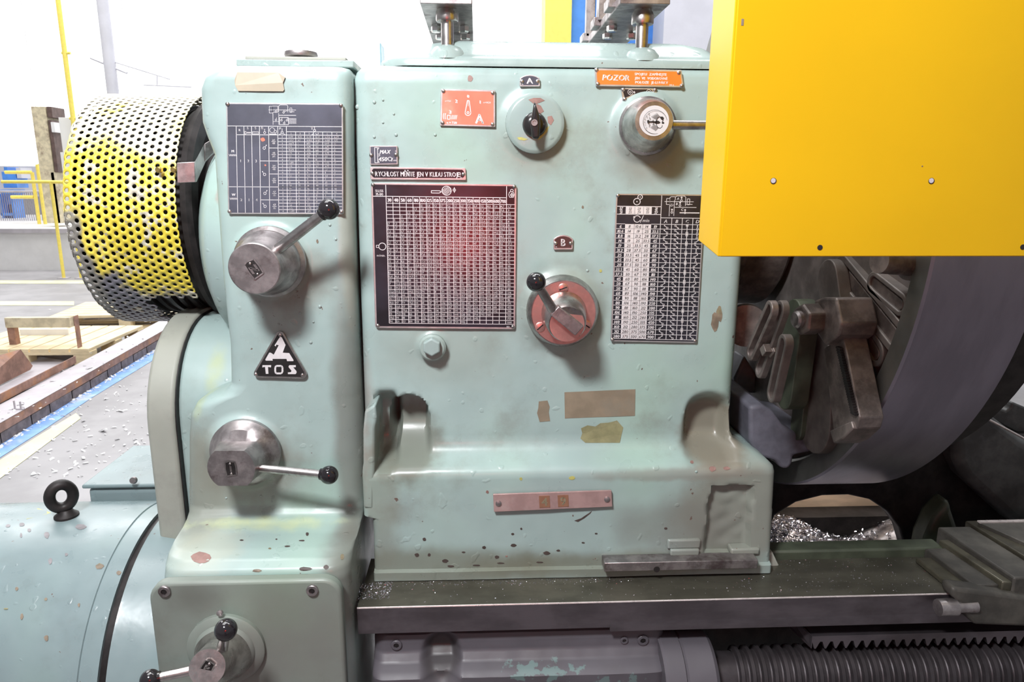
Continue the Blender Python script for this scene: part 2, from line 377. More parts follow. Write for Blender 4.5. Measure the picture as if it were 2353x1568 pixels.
def head_disp(x, z):
    d = .0016*mnoise.noise(Vector((x*6, 3.3, z*6))) + .0006*mnoise.noise(Vector((x*25, 1, z*25)))
    d += lump(x, z, cA, .046, .006)+lump(x, z, cB, .058, .010)+lump(x, z, cD, .046, .012)+lump(x, z, cBolt, .022, .005)
    u = (x-p1x)/hw
    if abs(u) < 1.15:
        top = zt1-hw*(1-math.sqrt(max(0, 1-min(1, u*u))))
        d += .045*ss(0, .014, top-z)*ss(1.12, .75, abs(u))*ss(zb1-.004, zb1+.06, z)
    u = (x-p2x)/hw2
    if abs(u) < 1.15:
        top = zt2-hw2*.8*(1-math.sqrt(max(0, 1-min(1, u*u))))
        d += .036*ss(0, .035, top-z)*ss(1.1, .6, abs(u))*ss(zb2-.004, zb2+.045, z)
    if lc[0][0]-.006 < x < lc[1][0]+.01 and lc[1][1]-.01 < z < lc[0][1]+.05:
        d += .04*ss(lc[0][0]-.003, lc[0][0]+.004, x)*ss(lc[1][0]+.012, lc[1][0], x)*ss(lc[1][1]+(x-lc[0][0])*.2-.004, lc[1][1]+.012, z)*ss(lc[0][1]+.035, lc[0][1], z)
    if rc[0][0]-.01 < x < rc[1][0]+.01 and rc[1][1]-.01 < z < rc[0][1]+.01:
        wob = .004*mnoise.noise(Vector((x*40, 5, z*40)))
        d += (.015+.0022*mnoise.noise(Vector((x*45, 2, z*60))))*ss(rc[0][0]+wob+(rc[0][1]-z)*-.06, rc[0][0]+wob+.006, x)*ss(rc[1][0]+wob, rc[1][0]-.006+wob, x)*ss(rc[0][1]+.002+wob, rc[0][1]-.004, z)
    return d
head = thing('headstock', (.1, .3, .72), 'large green lathe headstock casting with a domed lid, dials, levers and speed charts', 'lathe headstock')
XL, XR = -.184, .415
hk = [(.722,-.054,.62,-.170,.479,.004), (.736,-.054,.62,-.170,.479,.004), (.738,-.046,.62,-.170,.480,.008), (.80,-.045,.62,-.170,.480,.012), (.826,-.045,.62,-.170,.480,.012),
      (.830,-.045,.62,XL,.479,.012), (.894,-.045,.62,XL,.478,.014), (.902,-.043,.62,XL,.476,.014), (.908,-.038,.62,XL,.470,.014), (.918,-.018,.62,XL,.455,.015), (.924,-.008,.62,XL,.440,.016), (.934,-.002,.62,XL,.424,.018), (.945,0,.62,XL,.419,.02),
      (.98,0,.62,XL,.416,.022), (1.49,0,.62,XL+.004,XR,.022), (1.503,.002,.62,XL+.009,XR,.022), (1.510,.007,.61,XL+.016,XR-.004,.022), (1.512,.014,.6,XL+.024,XR-.01,.02)]
head_cast = mesh_obj('casting', loft(hk, .004, 150, head_disp), M['head'], head, 50)
# bent-over rib on the left edge and the raised feet
rb = MB(); 
rb.prism([P(838,945,Y=-.045), P(862,930,Y=-.045), P(866,960,Y=-.045), P(861,985,Y=-.045), P(861,1060,Y=-.045), P(858,1172,Y=-.045), P(835,1168,Y=-.045), P(834,990,Y=-.045)], (0, .06, 0))
mesh_obj('edge_rib', rb, M['head'], head, 40, bev=.004, segs=3)
for (a, b, c, d, t) in ((1535,1242,1610,1262,.010), (1540,1262,1606,1276,.016), (1680,1262,1745,1275,.012)):
    p, s_ = P(a, b, Y=-.05), P(c, d, Y=-.05); mesh_obj('cast_step', MB().box(p.x, s_.x, -.044-t*.6, -.03, s_.z, p.z), M['head'], head, 30, bev=.003)
# headstock lid
def rrect(x0, x1, y0, y1, r, z, n=6):
    out = []
    for cx_, cy_, a0 in ((x1-r, y0+r, -PI/2), (x1-r, y1-r, 0), (x0+r, y1-r, PI/2), (x0+r, y0+r, PI)):
        for k in range(n+1):
            a = a0+PI/2*k/n; out.append(Vector((cx_+r*math.cos(a), cy_+r*math.sin(a), z)))
    return out
dl, dr = P(868, 132, Y=.02).x, .405
prof = [(0, .0), (.0, .009), (.004, .013), (.012, .015), (.020, .019), (.030, .028), (.040, .036), (.055, .041), (.085, .0445)]
m = MB(); rr = [rrect(dl+i*1.35*(1 if j > 2 else 1), dr-i*1.2, .006+i*.8, .60-i, .05, 1.512+h*1.02) for j, (i, h) in enumerate(prof)]
m.grid(rr, True); m.f.append(tuple(len(m.v)-28+i for i in range(28)))
dome = mesh_obj('top_lid', m, M['dome'], head, 60); tag(dome, 'pale green domed lid')
rodY = .035
r1, r2 = P(1028, 80, Y=rodY).x, P(1475, 80, Y=rodY).x
for X in (r1, r2):
    mesh_obj('rod_boss', MB().lathe([(.030, 0), (.027, .010), (.020, .018), (.012, .021)], (X, rodY, 1.523), (0, 0, 1), 28), M['dome'], dome, 60)
# two bars on rods above the lid
def bracket(name, X, x0, x1, label, up):
    t = thing(name, (X, rodY, 1.54), label, 'bracket', 'steel brackets standing on the headstock lid')
    zb = P((x0+x1)/2, 9, Y=.0).z
    a, b = P(x0, 8, Y=.0).x, P(x1, 8, Y=.0).x
    mesh_obj('flat_bar', MB().box(a, b, 0, .62, zb, zb+.012), M['dullsteel'], t, 30, bev=.001)
    mesh_obj('rod', MB().tube((X, rodY, 1.535), (X, rodY, zb), .0092, seg=24), M['steel'], t, 40)
    zc = P(1028, 47, Y=rodY-.01).z
    mesh_obj('collar', MB().lathe([(.0155, 0), (.0165, .002), (.0165, .013), (.012, .022), (.009, zb-zc)], (X, rodY, zc), (0, 0, 1), 28), M['steel'], t, 40)
    w = b-a
    for fx, y in ((.2, .14), (.8, .14), (.82, .20), (.25, .20), (.5, .33)):
        mesh_obj('nut', MB().lathe([(.0075, 0), (.0085, .002), (.0085, .009), (.0075, .011)], (a+w*fx, y, zb-.011), (0, 0, 1), 6), M['chrome'], t, 20)
    if up:
        mesh_obj('upright_strip', MB().box(a-.004, a+.020, .16, .19, zb+.012, zb+.30), M['dullsteel'], t, 30, bev=.001)
        mesh_obj('upright_strip', MB().box(a-.004, a+.012, .30, .32, zb+.012, zb+.30), M['dullsteel'], t, 30, bev=.001)
        for k in range(4): mesh_obj('clamp_tooth', MB().box(a-.010, a+.002, .04+.13*k, .08+.13*k, zb+.004, zb+.018), M['dullsteel'], t, 30, bev=.001)
bracket('lid_bracket', r1, 965, 1085, 'short steel bar on the left rod above the headstock lid', 0)
bracket('lid_bracket', r2, 1425, 1540, 'steel bar with strips rising from it on the right rod beside the yellow guard', 1)

# ------------------------------------------------------------------ gear cover at the left
gear = thing('gearbox_housing', (-.32, .1, .30), 'tall green gearbox housing left of the headstock, with ball levers and a grey lid', 'gearbox')
k1, k2 = q(622, 601, -.02), q(563, 1040, -.02)
def gear_disp(x, z):
    d = .0018*mnoise.noise(Vector((x*6, 9.3, z*6))) + .0006*mnoise.noise(Vector((x*25, 7, z*25)))
    if z > .84: d += lump(x, z, k1, .050, .012)+lump(x, z, k2, .054, .014)
    return d
gl, gr = -.384, -.187
gk = [(.30,-.150,.3,-.462,-.190,.03), (.785,-.150,.3,-.462,-.190,.032), (.800,-.145,.3,-.462,-.190,.034), (.810,-.132,.3,-.462,-.190,.034), (.815,-.11,.3,-.463,-.189,.032), (.818,-.07,.3,-.465,-.189,.03), (.822,-.045,.3,-.467,-.188,.028), (.828,-.03,.3,-.468,-.188,.026), (.840,-.021,.3,-.469,gr,.025),
      (.86,-.02,.3,-.468,gr,.026), (.955,-.02,.3,-.460,gr,.032), (.99,-.02,.3,-.455,gr,.035), (1.008,-.02,.3,-.444,gr,.036), (1.018,-.02,.3,-.425,gr,.036), (1.026,-.02,.3,-.402,gr,.034), (1.040,-.02,.3,-.388,gr,.032), (1.10,-.02,.3,gl,gr,.03),
      (1.20,-.02,.3,gl,-.186,.024), (1.385,-.02,.3,-.380,-.182,.02), (1.41,-.02,.3,-.388,-.181,.02), (1.43,-.02,.3,-.393,-.180,.02), (1.475,-.02,.3,-.391,-.178,.02), (1.490,-.02,.3,-.384,-.178,.02), (1.499,-.018,.3,-.374,-.179,.02), (1.505,-.012,.29,-.362,-.182,.018), (1.508,.0,.28,-.345,-.19,.016)]
gear_cast = mesh_obj('casting', loft(gk, .004, 70, gear_disp), M['cover'], gear, 50)
a, b = P(540, 128, Y=.01).x, P(812, 128, Y=.01).x
tp = thing('gearbox_top_plate', ((a+b)/2, .12, 1.508), 'thin chipped pale plate lying on top of the gearbox housing', 'cover plate')
mesh_obj('plate', MB().box(a, b, .012, .27, 1.5085, 1.519), M['dome'], tp, 30, bev=.002)
mesh_obj('plate_shim', MB().box(a+.012, b-.012, .016, .26, 1.519, 1.5235), M['greyrim'], tp, 30, bev=.001)
c = P(691, 113, Y=.06)
mesh_obj('filler_cap', MB().lathe([(.012, 0), (.013, .004), (.0235, .006), (.0245, .009), (.0235, .013), (.012, .014)], (c.x, .06, 1.5235), (0, 0, 1), 32), M['dullsteel'], tp, 40)
# lid of the lower box
ly = -.172
x0, x1, zt = P(345, 1400, Y=ly).x, P(786, 1400, Y=ly).x, P(600, 1336, Y=ly).z
pts = rrect(x0, x1, 0, zt-.42, .026, 0)
lidm = MB(); lidm.prism([(p.x, ly, .42+p.y) for p in pts], (0, .020, 0))
lid = mesh_obj('lid', lidm, M['lid'], gear, 40, bev=.005, segs=3); tag(lid, 'grey-green flat lid held by socket screws')
def socket_screw(name, c, r, parent, ax=(0,-1,0), m='dullsteel', depth=.003):
    s_ = mesh_obj(name, MB().lathe([(r, 0), (r, depth), (r*.9, depth+.001), (r*.5, depth+.001), (r*.5, depth-.001), (0.0001, depth-.001)], c, ax, 20), M[m], parent, 40)
    mesh_obj('hex_socket', MB().lathe([(r*.48, 0), (r*.48, .0006)], Vector(c)+Vector(ax)*(depth-.0008), ax, 6), M['dark'], s_, 0)
for px, py in ((379, 1358), (718, 1356)): socket_screw('socket_screw', P(px, py, Y=ly), .0085, gear)

# levers --------------------------------------------------------------
YA = Vector((0, -1, 0))
def lever(parent, base, face, prof, rod, ballp, rball, label, mat='dullsteel', rr=.0075, rr2=.0065, seg=48, flats=None):
    ax = (face-base); L = ax.length; ax.normalize(); hm = MB().lathe([(r, h*L) for r, h in prof], base, ax, seg)
    if flats:      # two flats milled across the hub
        for i, v in enumerate(hm.v):
            d = Vector(v)-base; h_ = d.dot(ax); cz = (base+ax*h_).z
            if h_/L > .40: hm.v[i] = (v[0], v[1], cz+clamp(v[2]-cz, -flats, flats))
    hub = mesh_obj('control_lever', hm, M[mat], parent, 35); tag(hub, label)
    if rod: mesh_obj('rod', MB().tube(rod, ballp, rr, rr2, 20), M['steel'], hub, 40)
    if rball:
        d = (Vector(ballp)-Vector(rod)).normalized(); 
        bl = MB().ball(ballp, rball, 32, 20, d); bl.lathe([(rball*.62, -rball*.98), (rball*.66, -rball*.7)], ballp, d, 24)
        mesh_obj('ball_knob', bl, M['ball'], hub, 60)
    return hub
def emboss(hub, c, pts, letter, hgt, Y, rot=0, mat='dullsteel'):
    pass
b1 = P(622, 601, Y=-.03); f1 = P(584, 618, Y=-.105)
L1 = lever(gear, b1, f1, [(.052, 0), (.052, .10), (.047, .16), (.046, .34), (.0425, .40), (.040, .55), (.0365, .62), (.0355, .985), (.034, 1.0)],
      P(632, 578, Y=-.080), P(756, 481, Y=-.100), .0142, 'dull steel lever hub with a rod rising right to a black ball', rr=.0078, rr2=.0068)
b2 = P(566, 1038, Y=-.03); f2 = P(531, 1077, Y=-.095)
L2 = lever(gear, b2, f2, [(.054, 0), (.054, .12), (.050, .2), (.044, .34), (.0395, .42), (.038, .5), (.036, .75), (.0345, 1.0)],
      P(596, 1076, Y=-.075), P(756, 1092, Y=-.090), .0138, 'flat-sided steel lever hub with a rod to the right ending in a black ball', rr=.0062, rr2=.0062, flats=.0275)
b3 = P(522, 1488, Y=ly); f3 = P(476, 1535, Y=-.270)
fl = mesh_obj('lever_flange', MB().lathe([(.0545, 0), (.0545, .006), (.052, .008), (.0425, .010), (.041, .014), (.030, .022)], b3, YA, 48), M['lid'], gear, 35); tag(fl, 'round grey flange around the lowest lever')
mesh_obj('flange_screw', MB().lathe([(.0045, 0), (.0045, .003), (.002, .0045)], P(506, 1408, Y=ly-.008), YA, 16), M['dullsteel'], fl)
L3 = lever(gear, b3+Vector((0, -.01, 0)), f3, [(.041, 0), (.040, .05), (.033, .22), (.0255, .34), (.0245, .5), (.0225, 1.0)],
      P(445, 1540, Y=-.262), P(345, 1562, Y=-.275), .0125, 'bare steel lever hub on the grey lid with two black balls', 'steel', .0062, .0055)
t0, t1 = P(508, 1505, Y=-.235), P(519, 1448, Y=-.262)
mesh_obj('rod', MB().tube(t0, t1, .008, .006, 16), M['chrome'], L3)
mesh_obj('ball_knob', MB().ball(t1, .0142, 32, 20), M['ball'], L3, 60)

# ------------------------------------------------------------------ headstock controls
cA3 = Vector((cA[0], -.004, cA[1]))
dA = mesh_obj('rotary_switch', MB().lathe([(.043, 0), (.0425, .010), (.0395, .0125), (.037, .0135), (.0001, .0135)], cA3, YA, 56), M['dome'], head, 35); tag(dA, 'green dial disc with chipped paint and a black pointer knob')
zc_ = cA3+YA*.0135
mesh_obj('knob_base', MB().lathe([(.0175, 0), (.0175, .004), (.015, .010), (.008, .013)], P(1228, 287, Y=zc_.y), YA, 32), M['blackp'], dA, 50)
yk = zc_.y-.012
pk = MB(); pk.prism([P(1222,320,Y=yk), P(1238,320,Y=yk), P(1241,285,Y=yk), P(1238,265,Y=yk), P(1227,233,Y=yk), P(1221,268,Y=yk), P(1217,285,Y=yk)], (0, -.012, 0))
mesh_obj('pointer', pk, M['blackp'], dA, 40, bev=.0035, segs=3)
mesh_obj('pointer_screw', MB().lathe([(.0045, 0), (.0045, .001), (.0028, .001), (.0028, -.0005), (.0001, -.0005)], P(1228, 282, Y=yk-.0125), YA, 16), M['dullsteel'], dA)
for pts_, m_ in (([(1214,229),(1226,225),(1242,225),(1252,231),(1240,236),(1228,240)], 'chipred'), ([(1232,238),(1243,243),(1250,256),(1240,262),(1233,252)], 'chipred'),
        ([(1258,268),(1268,266),(1273,276),(1266,288),(1259,282)], 'chipred'), ([(1262,290),(1257,304),(1243,318),(1236,322),(1240,310),(1250,298)], 'chipyel'), ([(1188,316),(1198,315),(1213,320),(1205,323),(1192,321)], 'chipyel')):
    mesh_obj('paint_chip', MB().prism([P(x, y, Y=zc_.y-.0004) for x, y in pts_], (0, .0006, 0)), M[m_], dA, 0)
# selector B
bB = P(1291, 713, Y=-.004); sB = mesh_obj('speed_selector', MB().lathe([(.0560, 0), (.0560, .010), (.0545, .013), (.0535, .017), (.0515, .021), (.0500, .025), (.0001, .025)], bB, YA, 64), M['steel'], head, 35)
tag(sB, 'round steel selector with three slotted screws, painted red reflections and a short ball lever')
fB = bB+YA*.0252
mesh_obj('selector_ring', MB().lathe([(.0485, 0), (.0485, .0006), (.031, .0006)], fB, YA, 64, False), M['seldisc'], sB, 35)
cB2 = P(1303, 746, Y=-.078)
mesh_obj('selector_hub', MB().lathe([(.0345, 0), (.033, .2*.048), (.0285, .045), (.0265, .0475), (.0001, .0475)], fB, (cB2-fB), 56), M['steel'], sB, 35)
mesh_obj('hub_face', MB().lathe([(.0255, 0), (.0255, .0006), (.0001, .0006)], cB2, YA, 48), M['seldisc'], sB, 35)
hb = MB(); yb_ = cB2.y-.001
hb.prism([P(1265,724,Y=yb_-.012), P(1284,704,Y=yb_-.012), P(1342,750,Y=yb_-.012), P(1322,772,Y=yb_-.012)], (0, .018, 0))
mesh_obj('grip_bar', hb, M['dullsteel'], sB, 30, bev=.0012)
bb = P(1232, 648, Y=-.118)
mesh_obj('rod', MB().tube(P(1269, 710, Y=yb_-.006), bb, .0072, .0058, 20), M['dullsteel'], sB, 40)
mesh_obj('ball_knob', MB().ball(bb, .0135, 32, 20), M['ball'], sB, 60)
for px, py, a in ((1294, 663, .35), (1241, 752, .75), (1347, 748, -.6)):
    c_ = P(px, py, Y=fB.y-.0008); sm = mesh_obj('slotted_screw', MB().lathe([(.0078, 0), (.0078, .0008), (.0066, .0016), (.0001, .0016)], c_, YA, 28), M['seldisc'], sB, 35)
    dx, dz = math.cos(a)*.0062, math.sin(a)*.0062; nx, nz = -math.sin(a)*.0009, math.cos(a)*.0009; y = c_.y-.0019
    mesh_obj('slot', MB().prism([(c_.x-dx-nx, y, c_.z-dz-nz), (c_.x+dx-nx, y, c_.z+dz-nz), (c_.x+dx+nx, y, c_.z+dz+nz), (c_.x-dx+nx, y, c_.z-dz+nz)], (0, .0004, 0)), M['dark'], sm, 0)
# lever by the yellow guard
bD = P(1487, 290, Y=-.010); fD = P(1503, 278, Y=-.068)
LD = lever(head, bD, fD, [(.0425, 0), (.0415, .08), (.0385, .12), (.0365, .30), (.0275, .94), (.0262, 1.0)],
     P(1535, 287, Y=-.050), P(1790, 290, Y=-.050), .0145, 'bright cone-shaped lever hub with a round eagle badge and a rod to the right', 'steel', .0066, .0066)
badge = mesh_obj('badge_disc', MB().lathe([(.0205, 0), (.0205, .0006), (.0001, .0006)], fD+(fD-bD).normalized()*.0004, fD-bD, 48), M['badge'], LD, 35)
# hex plug below the big chart
hx = mesh_obj('hex_plug', MB().lathe([(.021, 0), (.021, .008), (.018, .011)], P(994, 797, Y=-.006), YA, 36), M['head'], head, 35); tag(hx, 'green-painted hexagonal plug')
mesh_obj('hexagon', MB().lathe([(.0145, 0), (.0145, .011), (.0125, .013)], P(993, 795, Y=-.016), YA, 6), M['dome'], hx, 20, bev=.001)
# ------------------------------------------------------------------ flat print: glyphs and lines as thin meshes
GC = {}
def glyph(c):
    if c in GC: return GC[c]
    cu = bpy.data.curves.new('g', 'FONT'); cu.body = c; cu.size = 1; cu.resolution_u = 2
    o = bpy.data.objects.new('g', cu); COL.objects.link(o); dg = bpy.context.evaluated_depsgraph_get()
    me = bpy.data.meshes.new_from_object(o.evaluated_get(dg)); vs = [(v.co.x, v.co.y) for v in me.vertices]; fs = [tuple(p.vertices) for p in me.polygons]
    bpy.data.objects.remove(o); bpy.data.curves.remove(cu); bpy.data.meshes.remove(me)
    x0 = min((v[0] for v in vs), default=0); x1 = max((v[0] for v in vs), default=.25)
    GC[c] = ([(x-x0, y) for x, y in vs], fs, x1-x0); return GC[c]
class Print:
    """drawing on a plate in its own flat coordinates (y down)"""
    def __init__(s, mp): s.mp = mp; s.m = MB()
    def poly(s, pts): s.m.add([s.mp(x, y) for x, y in pts], [tuple(range(len(pts)))])
    def rect(s, x0, y0, x1, y1): s.poly([(x0, y0), (x1, y0), (x1, y1), (x0, y1)])
    def line(s, x0, y0, x1, y1, w):
        L = math.hypot(x1-x0, y1-y0) or 1; nx, ny = -(y1-y0)/L*w/2, (x1-x0)/L*w/2
        s.poly([(x0+nx, y0+ny), (x1+nx, y1+ny), (x1-nx, y1-ny), (x0-nx, y0-ny)])
    def path(s, pts, w, closed=False):
        for a, b in zip(pts, pts[1:]+(pts[:1] if closed else [])): s.line(*a, *b, w)
    def box(s, x0, y0, x1, y1, w): s.path([(x0, y0), (x1, y0), (x1, y1), (x0, y1)], w, True)
    def ring(s, cx, cy, r, w, n=20, a0=0, a1=2*PI):
        for k in range(n):
            t, u = a0+(a1-a0)*k/n, a0+(a1-a0)*(k+1)/n
            s.poly([(cx+(r+w/2)*math.cos(t), cy+(r+w/2)*math.sin(t)), (cx+(r+w/2)*math.cos(u), cy+(r+w/2)*math.sin(u)), (cx+(r-w/2)*math.cos(u), cy+(r-w/2)*math.sin(u)), (cx+(r-w/2)*math.cos(t), cy+(r-w/2)*math.sin(t))])
    def disc(s, cx, cy, r, n=12): s.poly([(cx+r*math.cos(2*PI*k/n), cy+r*math.sin(2*PI*k/n)) for k in range(n)])
    def text(s, t, cx, cy, h, w=None, slant=0, bold=0, align='c', rot=0, sp=.09, kx=1):
        t = str(t); k = h/.73; adv = []; x = 0
        for c in t:
            g = glyph(c) if c != ' ' else (None, None, .22)
            adv.append(x); x += g[2]+sp
        tw = max(.01, x-sp)*k*kx; sx = k*kx*(1 if not w or tw <= w else w/tw); tw = max(.01, x-sp)*sx
        ox = {'c': -tw/2, 'l': 0, 'r': -tw}[align]; cr, sr = math.cos(rot), math.sin(rot)
        for c, ax in zip(t, adv):
            if c == ' ': continue
            vs, fs, _ = glyph(c)
            for db in ([0] if not bold else [-bold, bold]):
                pv = []
                for gx, gy in vs:
                    X = ox+(ax+gx)*sx+db+gy*k*slant - slant*h*.5; Y = -(gy*k-h/2)+(db*.5)
                    pv.append(s.mp(cx+X*cr-Y*sr, cy+X*sr+Y*cr))
                s.m.add(pv, fs)
def qmap(c, Y, w, h):
    (a, b), (c1, d), (e, f), (g, i) = c
    def mp(u, v):
        u /= w; v /= h
        x = (a*(1-u)+c1*u)*(1-v)+(g*(1-u)+e*u)*v; y = (b*(1-u)+d*u)*(1-v)+(i*(1-u)+f*u)*v
        return P(x, y, Y=Y)
    return mp
rivet_me = just_mesh('rivet', MB().lathe([(.0030, 0), (.0028, .0010), (.0018, .0018), (.0001, .0021)], (0,0,0), YA, 14), M['steel'], 60)
def plate(parent, name, label, c, w, h, Y, field, inset, rivets, fields=None, r=6, th=.0014, base='alu', chamf=0):
    mp0 = qmap(c, Y-th, w, h)
    pts = []
    for cx_, cy_, a0 in ((w-r, r, -PI/2), (w-r, h-r, 0), (r, h-r, PI/2), (r, r, PI)):
        for k in range(5):
            a = a0+PI/2*k/4; pts.append((cx_+r*math.cos(a), cy_+r*math.sin(a)))
    if h > 1e3: pts = pts
    b = mesh_obj(name, MB().prism([mp0(*p) for p in pts], (0, th+.002, 0)), M[base], parent, 30, bev=.0005); tag(b, label)
    fp = Print(qmap(c, Y-th-.00015, w, h))
    for f in (fields or [[(inset+chamf, inset), (w-inset-chamf, inset), (w-inset, inset+chamf), (w-inset, h-inset-chamf), (w-inset-chamf, h-inset), (inset+chamf, h-inset), (inset, h-inset-chamf), (inset, inset+chamf)] if chamf else [(inset, inset), (w-inset, inset), (w-inset, h-inset), (inset, h-inset)]]): fp.poly(f)
    if field: mesh_obj('enamel_field', fp.m, M[field], b, 0, fixn=False)
    for x, y in rivets: inst('rivet', rivet_me, mp0(x, y), b)
    return b, Print(qmap(c, Y-th-.0003, w, h))
def lettering(b, pr, name='lettering', m='print'): return mesh_obj(name, pr.m, M[m], b, 0, fixn=False)
HY = -.0035     # headstock plates sit just proud of the casting
# --- big cutting speed chart
c = [(852,420),(1187,424),(1184,757),(862,754)]; w, h = 1097., 1120.
b, p = plate(head, 'cutting_speed_chart', 'large black chart of cutting speeds with a fine grid of numbers and aluminium border', c, w, h, HY, 'blackf', 14, [(16,16),(1080,18),(1078,1102),(22,1102)], r=20, chamf=14)
X = [112+(1022-112)*k/18 for k in range(19)]+[1086]
def ry(k): return 157+ (1082-157)*k/32.0
L = 5
p.line(112, 14, 112, 1082, L); p.line(1022, 14, 1022, 1082, L); p.line(14, 104, 1022, 104, L)
for x in X[1:18]: p.line(x, 104, x, 1082, L*.8)
for k in range(33): p.line(112, ry(k), 1086, ry(k), L*.8)
for k, d in enumerate((30,40,50,60,80,100,125,150,175,200,250,300,350,400,450,500,600,700)):
    p.text(d, (X[k]+X[k+1])/2, 131, 27, 40, bold=1.8, kx=.85)
N = (6.7,9,11.8,13.2,16,18,21.2,23.6,28,31.5,37.5,42.5,50,56,67,75,90,100,118,132,160,180,212,236,280,315,375,425,500,560,750,1000)
DD = (30,40,50,60,80,100,125,150,175,200,250,300,350,400,450,500,600,700)
def f1_(v): 
    s_ = ('%.1f' % v) if v < 25 else ('%g' % (round(v*2)/2) if v < 80 else '%d' % round(v)); return s_[:-2] if s_.endswith('.0') else s_
for k, n in enumerate(N):
    for j, d in enumerate(DD):
        v = PI*d*n/1000
        if v < (1.65 if k > 4 else 2.0) or v > 950: continue
        p.text(f1_(v).replace('.', ','), X[j]+5, (ry(k)+ry(k+1))/2, 15.5, 38, align='l', bold=.25, sp=.07)
    p.text(('%g' % n).replace('.', ','), 1034, (ry(k)+ry(k+1))/2, 15.5, 42, align='l', bold=.3, sp=.07)
p.text('SU,SS', 62, 62, 20, 60, bold=.8); p.text('71-80', 62, 88, 20, 60, bold=.8)
p.ring(570, 55, 35, 5, 32)
for k in range(-4, 5):
    hh = math.sqrt(max(0, 33**2-(k*7.6)**2)); p.line(570+k*7.6+hh*.35, 55-hh*.93, 570+k*7.6-hh*.35, 55+hh*.93, 3)
p.path([(455,56),(515,56),(530,63),(515,74),(455,74)], 5, True)
p.ring(628, 49, 10, 4); p.line(628, 28, 628, 70, 5)
p.path([(1045,100),(1038,80),(1044,60),(1060,56),(1074,62),(1080,80),(1074,100)], 4, True); p.ring(1062, 48, 10, 4); p.ring(1062, 82, 10, 5); p.line(1062, 66, 1062, 98, 4)
p.ring(74, 491, 27, 5, 24); p.path([(28,482),(46,482),(46,500),(28,500)], 4, True); p.text('m/min.', 62, 560, 18, 66)
p.text('552', 1040, 1101, 12, bold=.6)
lettering(b, p)
# --- right hand spindle speed chart
c = [(1416,445),(1621,447),(1602,789),(1403,785)]; w, h = 860., 1470.
def bx_(x): return x-150
b, p = plate(head, 'spindle_speed_chart', 'tall black and silver chart of spindle speeds with lever symbols beside the yellow guard', c, w, h, HY, 'blackf', 14, [(18,20),(842,22),(838,1448),(18,1452)], r=18, chamf=12)
lx = [14, 98, 186, 270, 350, 440, 548, 650, 752, 846]
p.line(440, 14, 440, 1440, 6)
wh = MB()
p.rect(98, 130, 350, 200); p.line(14, 126, 440, 126, 7); p.line(14, 204, 440, 204, 6); p.line(440, 236, 846, 236, 6)
y0, dy = 300, (1440-300)/24.
p.rect(98, y0, 350, 1440)
for k in range(25):
    y = y0+dy*k
    p.line(350, y, 846, y, 5); p.line(14, y, 98, y, 5)
for x in (548, 650, 752): p.line(x, 236, x, 1440, 6)
p.ring(232, 32, 22, 7); p.ring(203, 78, 32, 7, 24); p.disc(232, 32, 6); p.disc(203, 78, 6)
for x, a, b_ in ((54,'37','21'),): p.text(a, x, 145, 26, bold=1.4, slant=.2); p.text('29', x, 165, 18, bold=1.4, slant=.2); p.text(b_, x, 186, 26, bold=1.4, slant=.2)
p.text('21', 392, 145, 26, bold=1.4, slant=.2); p.text('29', 392, 165, 18, bold=1.4, slant=.2); p.text('37', 392, 186, 26, bold=1.4, slant=.2)
p.ring(212, 250, 32, 7, 24, .3, 5.9); p.disc(184, 232, 10); p.line(244, 286, 272, 214, 6); p.text('min', 300, 263, 34, slant=.25, bold=.8)
for x, t in ((492,'A'), (600,'B'), (700,'C'), (800,'D')): p.text(t, x, 268, 34, slant=.25, bold=1.2)
# lathe diagram
p.box(488, 44, 520, 104, 5); p.path([(520,36),(530,26),(570,26)], 5); p.line(520, 30, 520, 220, 5); p.line(565, 60, 565, 215, 5)
p.path([(572,60),(572,28),(590,18),(660,18),(672,30),(672,116)], 5); p.line(470, 74, 750, 74, 5); p.box(688, 46, 712, 104, 5); p.line(672, 100, 740, 100, 5); p.line(572, 130, 780, 130, 5)
p.line(620, 184, 812, 184, 10); p.text('A', 600, 44, 24, slant=.2, bold=1); p.text('B', 590, 96, 24, slant=.2, bold=1); p.text('C', 645, 152, 24, slant=.2, bold=1); p.text('D', 543, 108, 28, slant=.2, bold=1)
for x, y in ((632, 62), (620, 112), (672, 184), (545, 182)): p.ring(x, y, 9, 5, 14); p.line(x, y-9, x, y-26, 6); p.disc(x, y-28, 9)
p.text('SU 1/2', 830, 120, 16, 70, rot=-PI/2)
SP = '''6 8 10.6 14 19|10.6 14 19 25 33.5|11.8 16 21.2 28 37.5|14 19 25 33.5 45|19 25 33.5 45 60|21.2 28 37.5 50 67|25 33.5 45 60 80|25 33.5 45 60 80|28 37.5 50 67 90|33.5 45 60 80 106|37.5 50 67 90 118|45 60 80 106 140|50 67 90 118 160|50 67 90 118 160|60 80 106 140 190|67 90 118 160 212|80 106 140 190 250|90 118 160 212 280|106 140 190 250 335|118 160 212 280 375|140 190 250 335 450|160 212 280 375 500|212 280 375 500 670|280 375 500 670 900'''.split('|')
SA, SB_, SD = 'wwewwewwewewe'+'ewewewewewe'[:11], 'sssssss'+'wssswswwswwwwwwww', 'nnnewnenewwnenewwneewwew'
dk = Print(p.mp); dk.mp = qmap(c, HY-.0014-.00045, w, h)
for t, x in (('33',142),('29',228),('25',310)): dk.text(t, x, 147, 24, slant=.2)
for t, x in (('25',142),('29',228),('33',310)): dk.text(t, x, 184, 24, slant=.2); dk.text('29', x, 165, 14, slant=.2)
for x in (186, 270): dk.line(x, 130, x, 200, 2.5); dk.line(x, y0, x, 1440, 3)
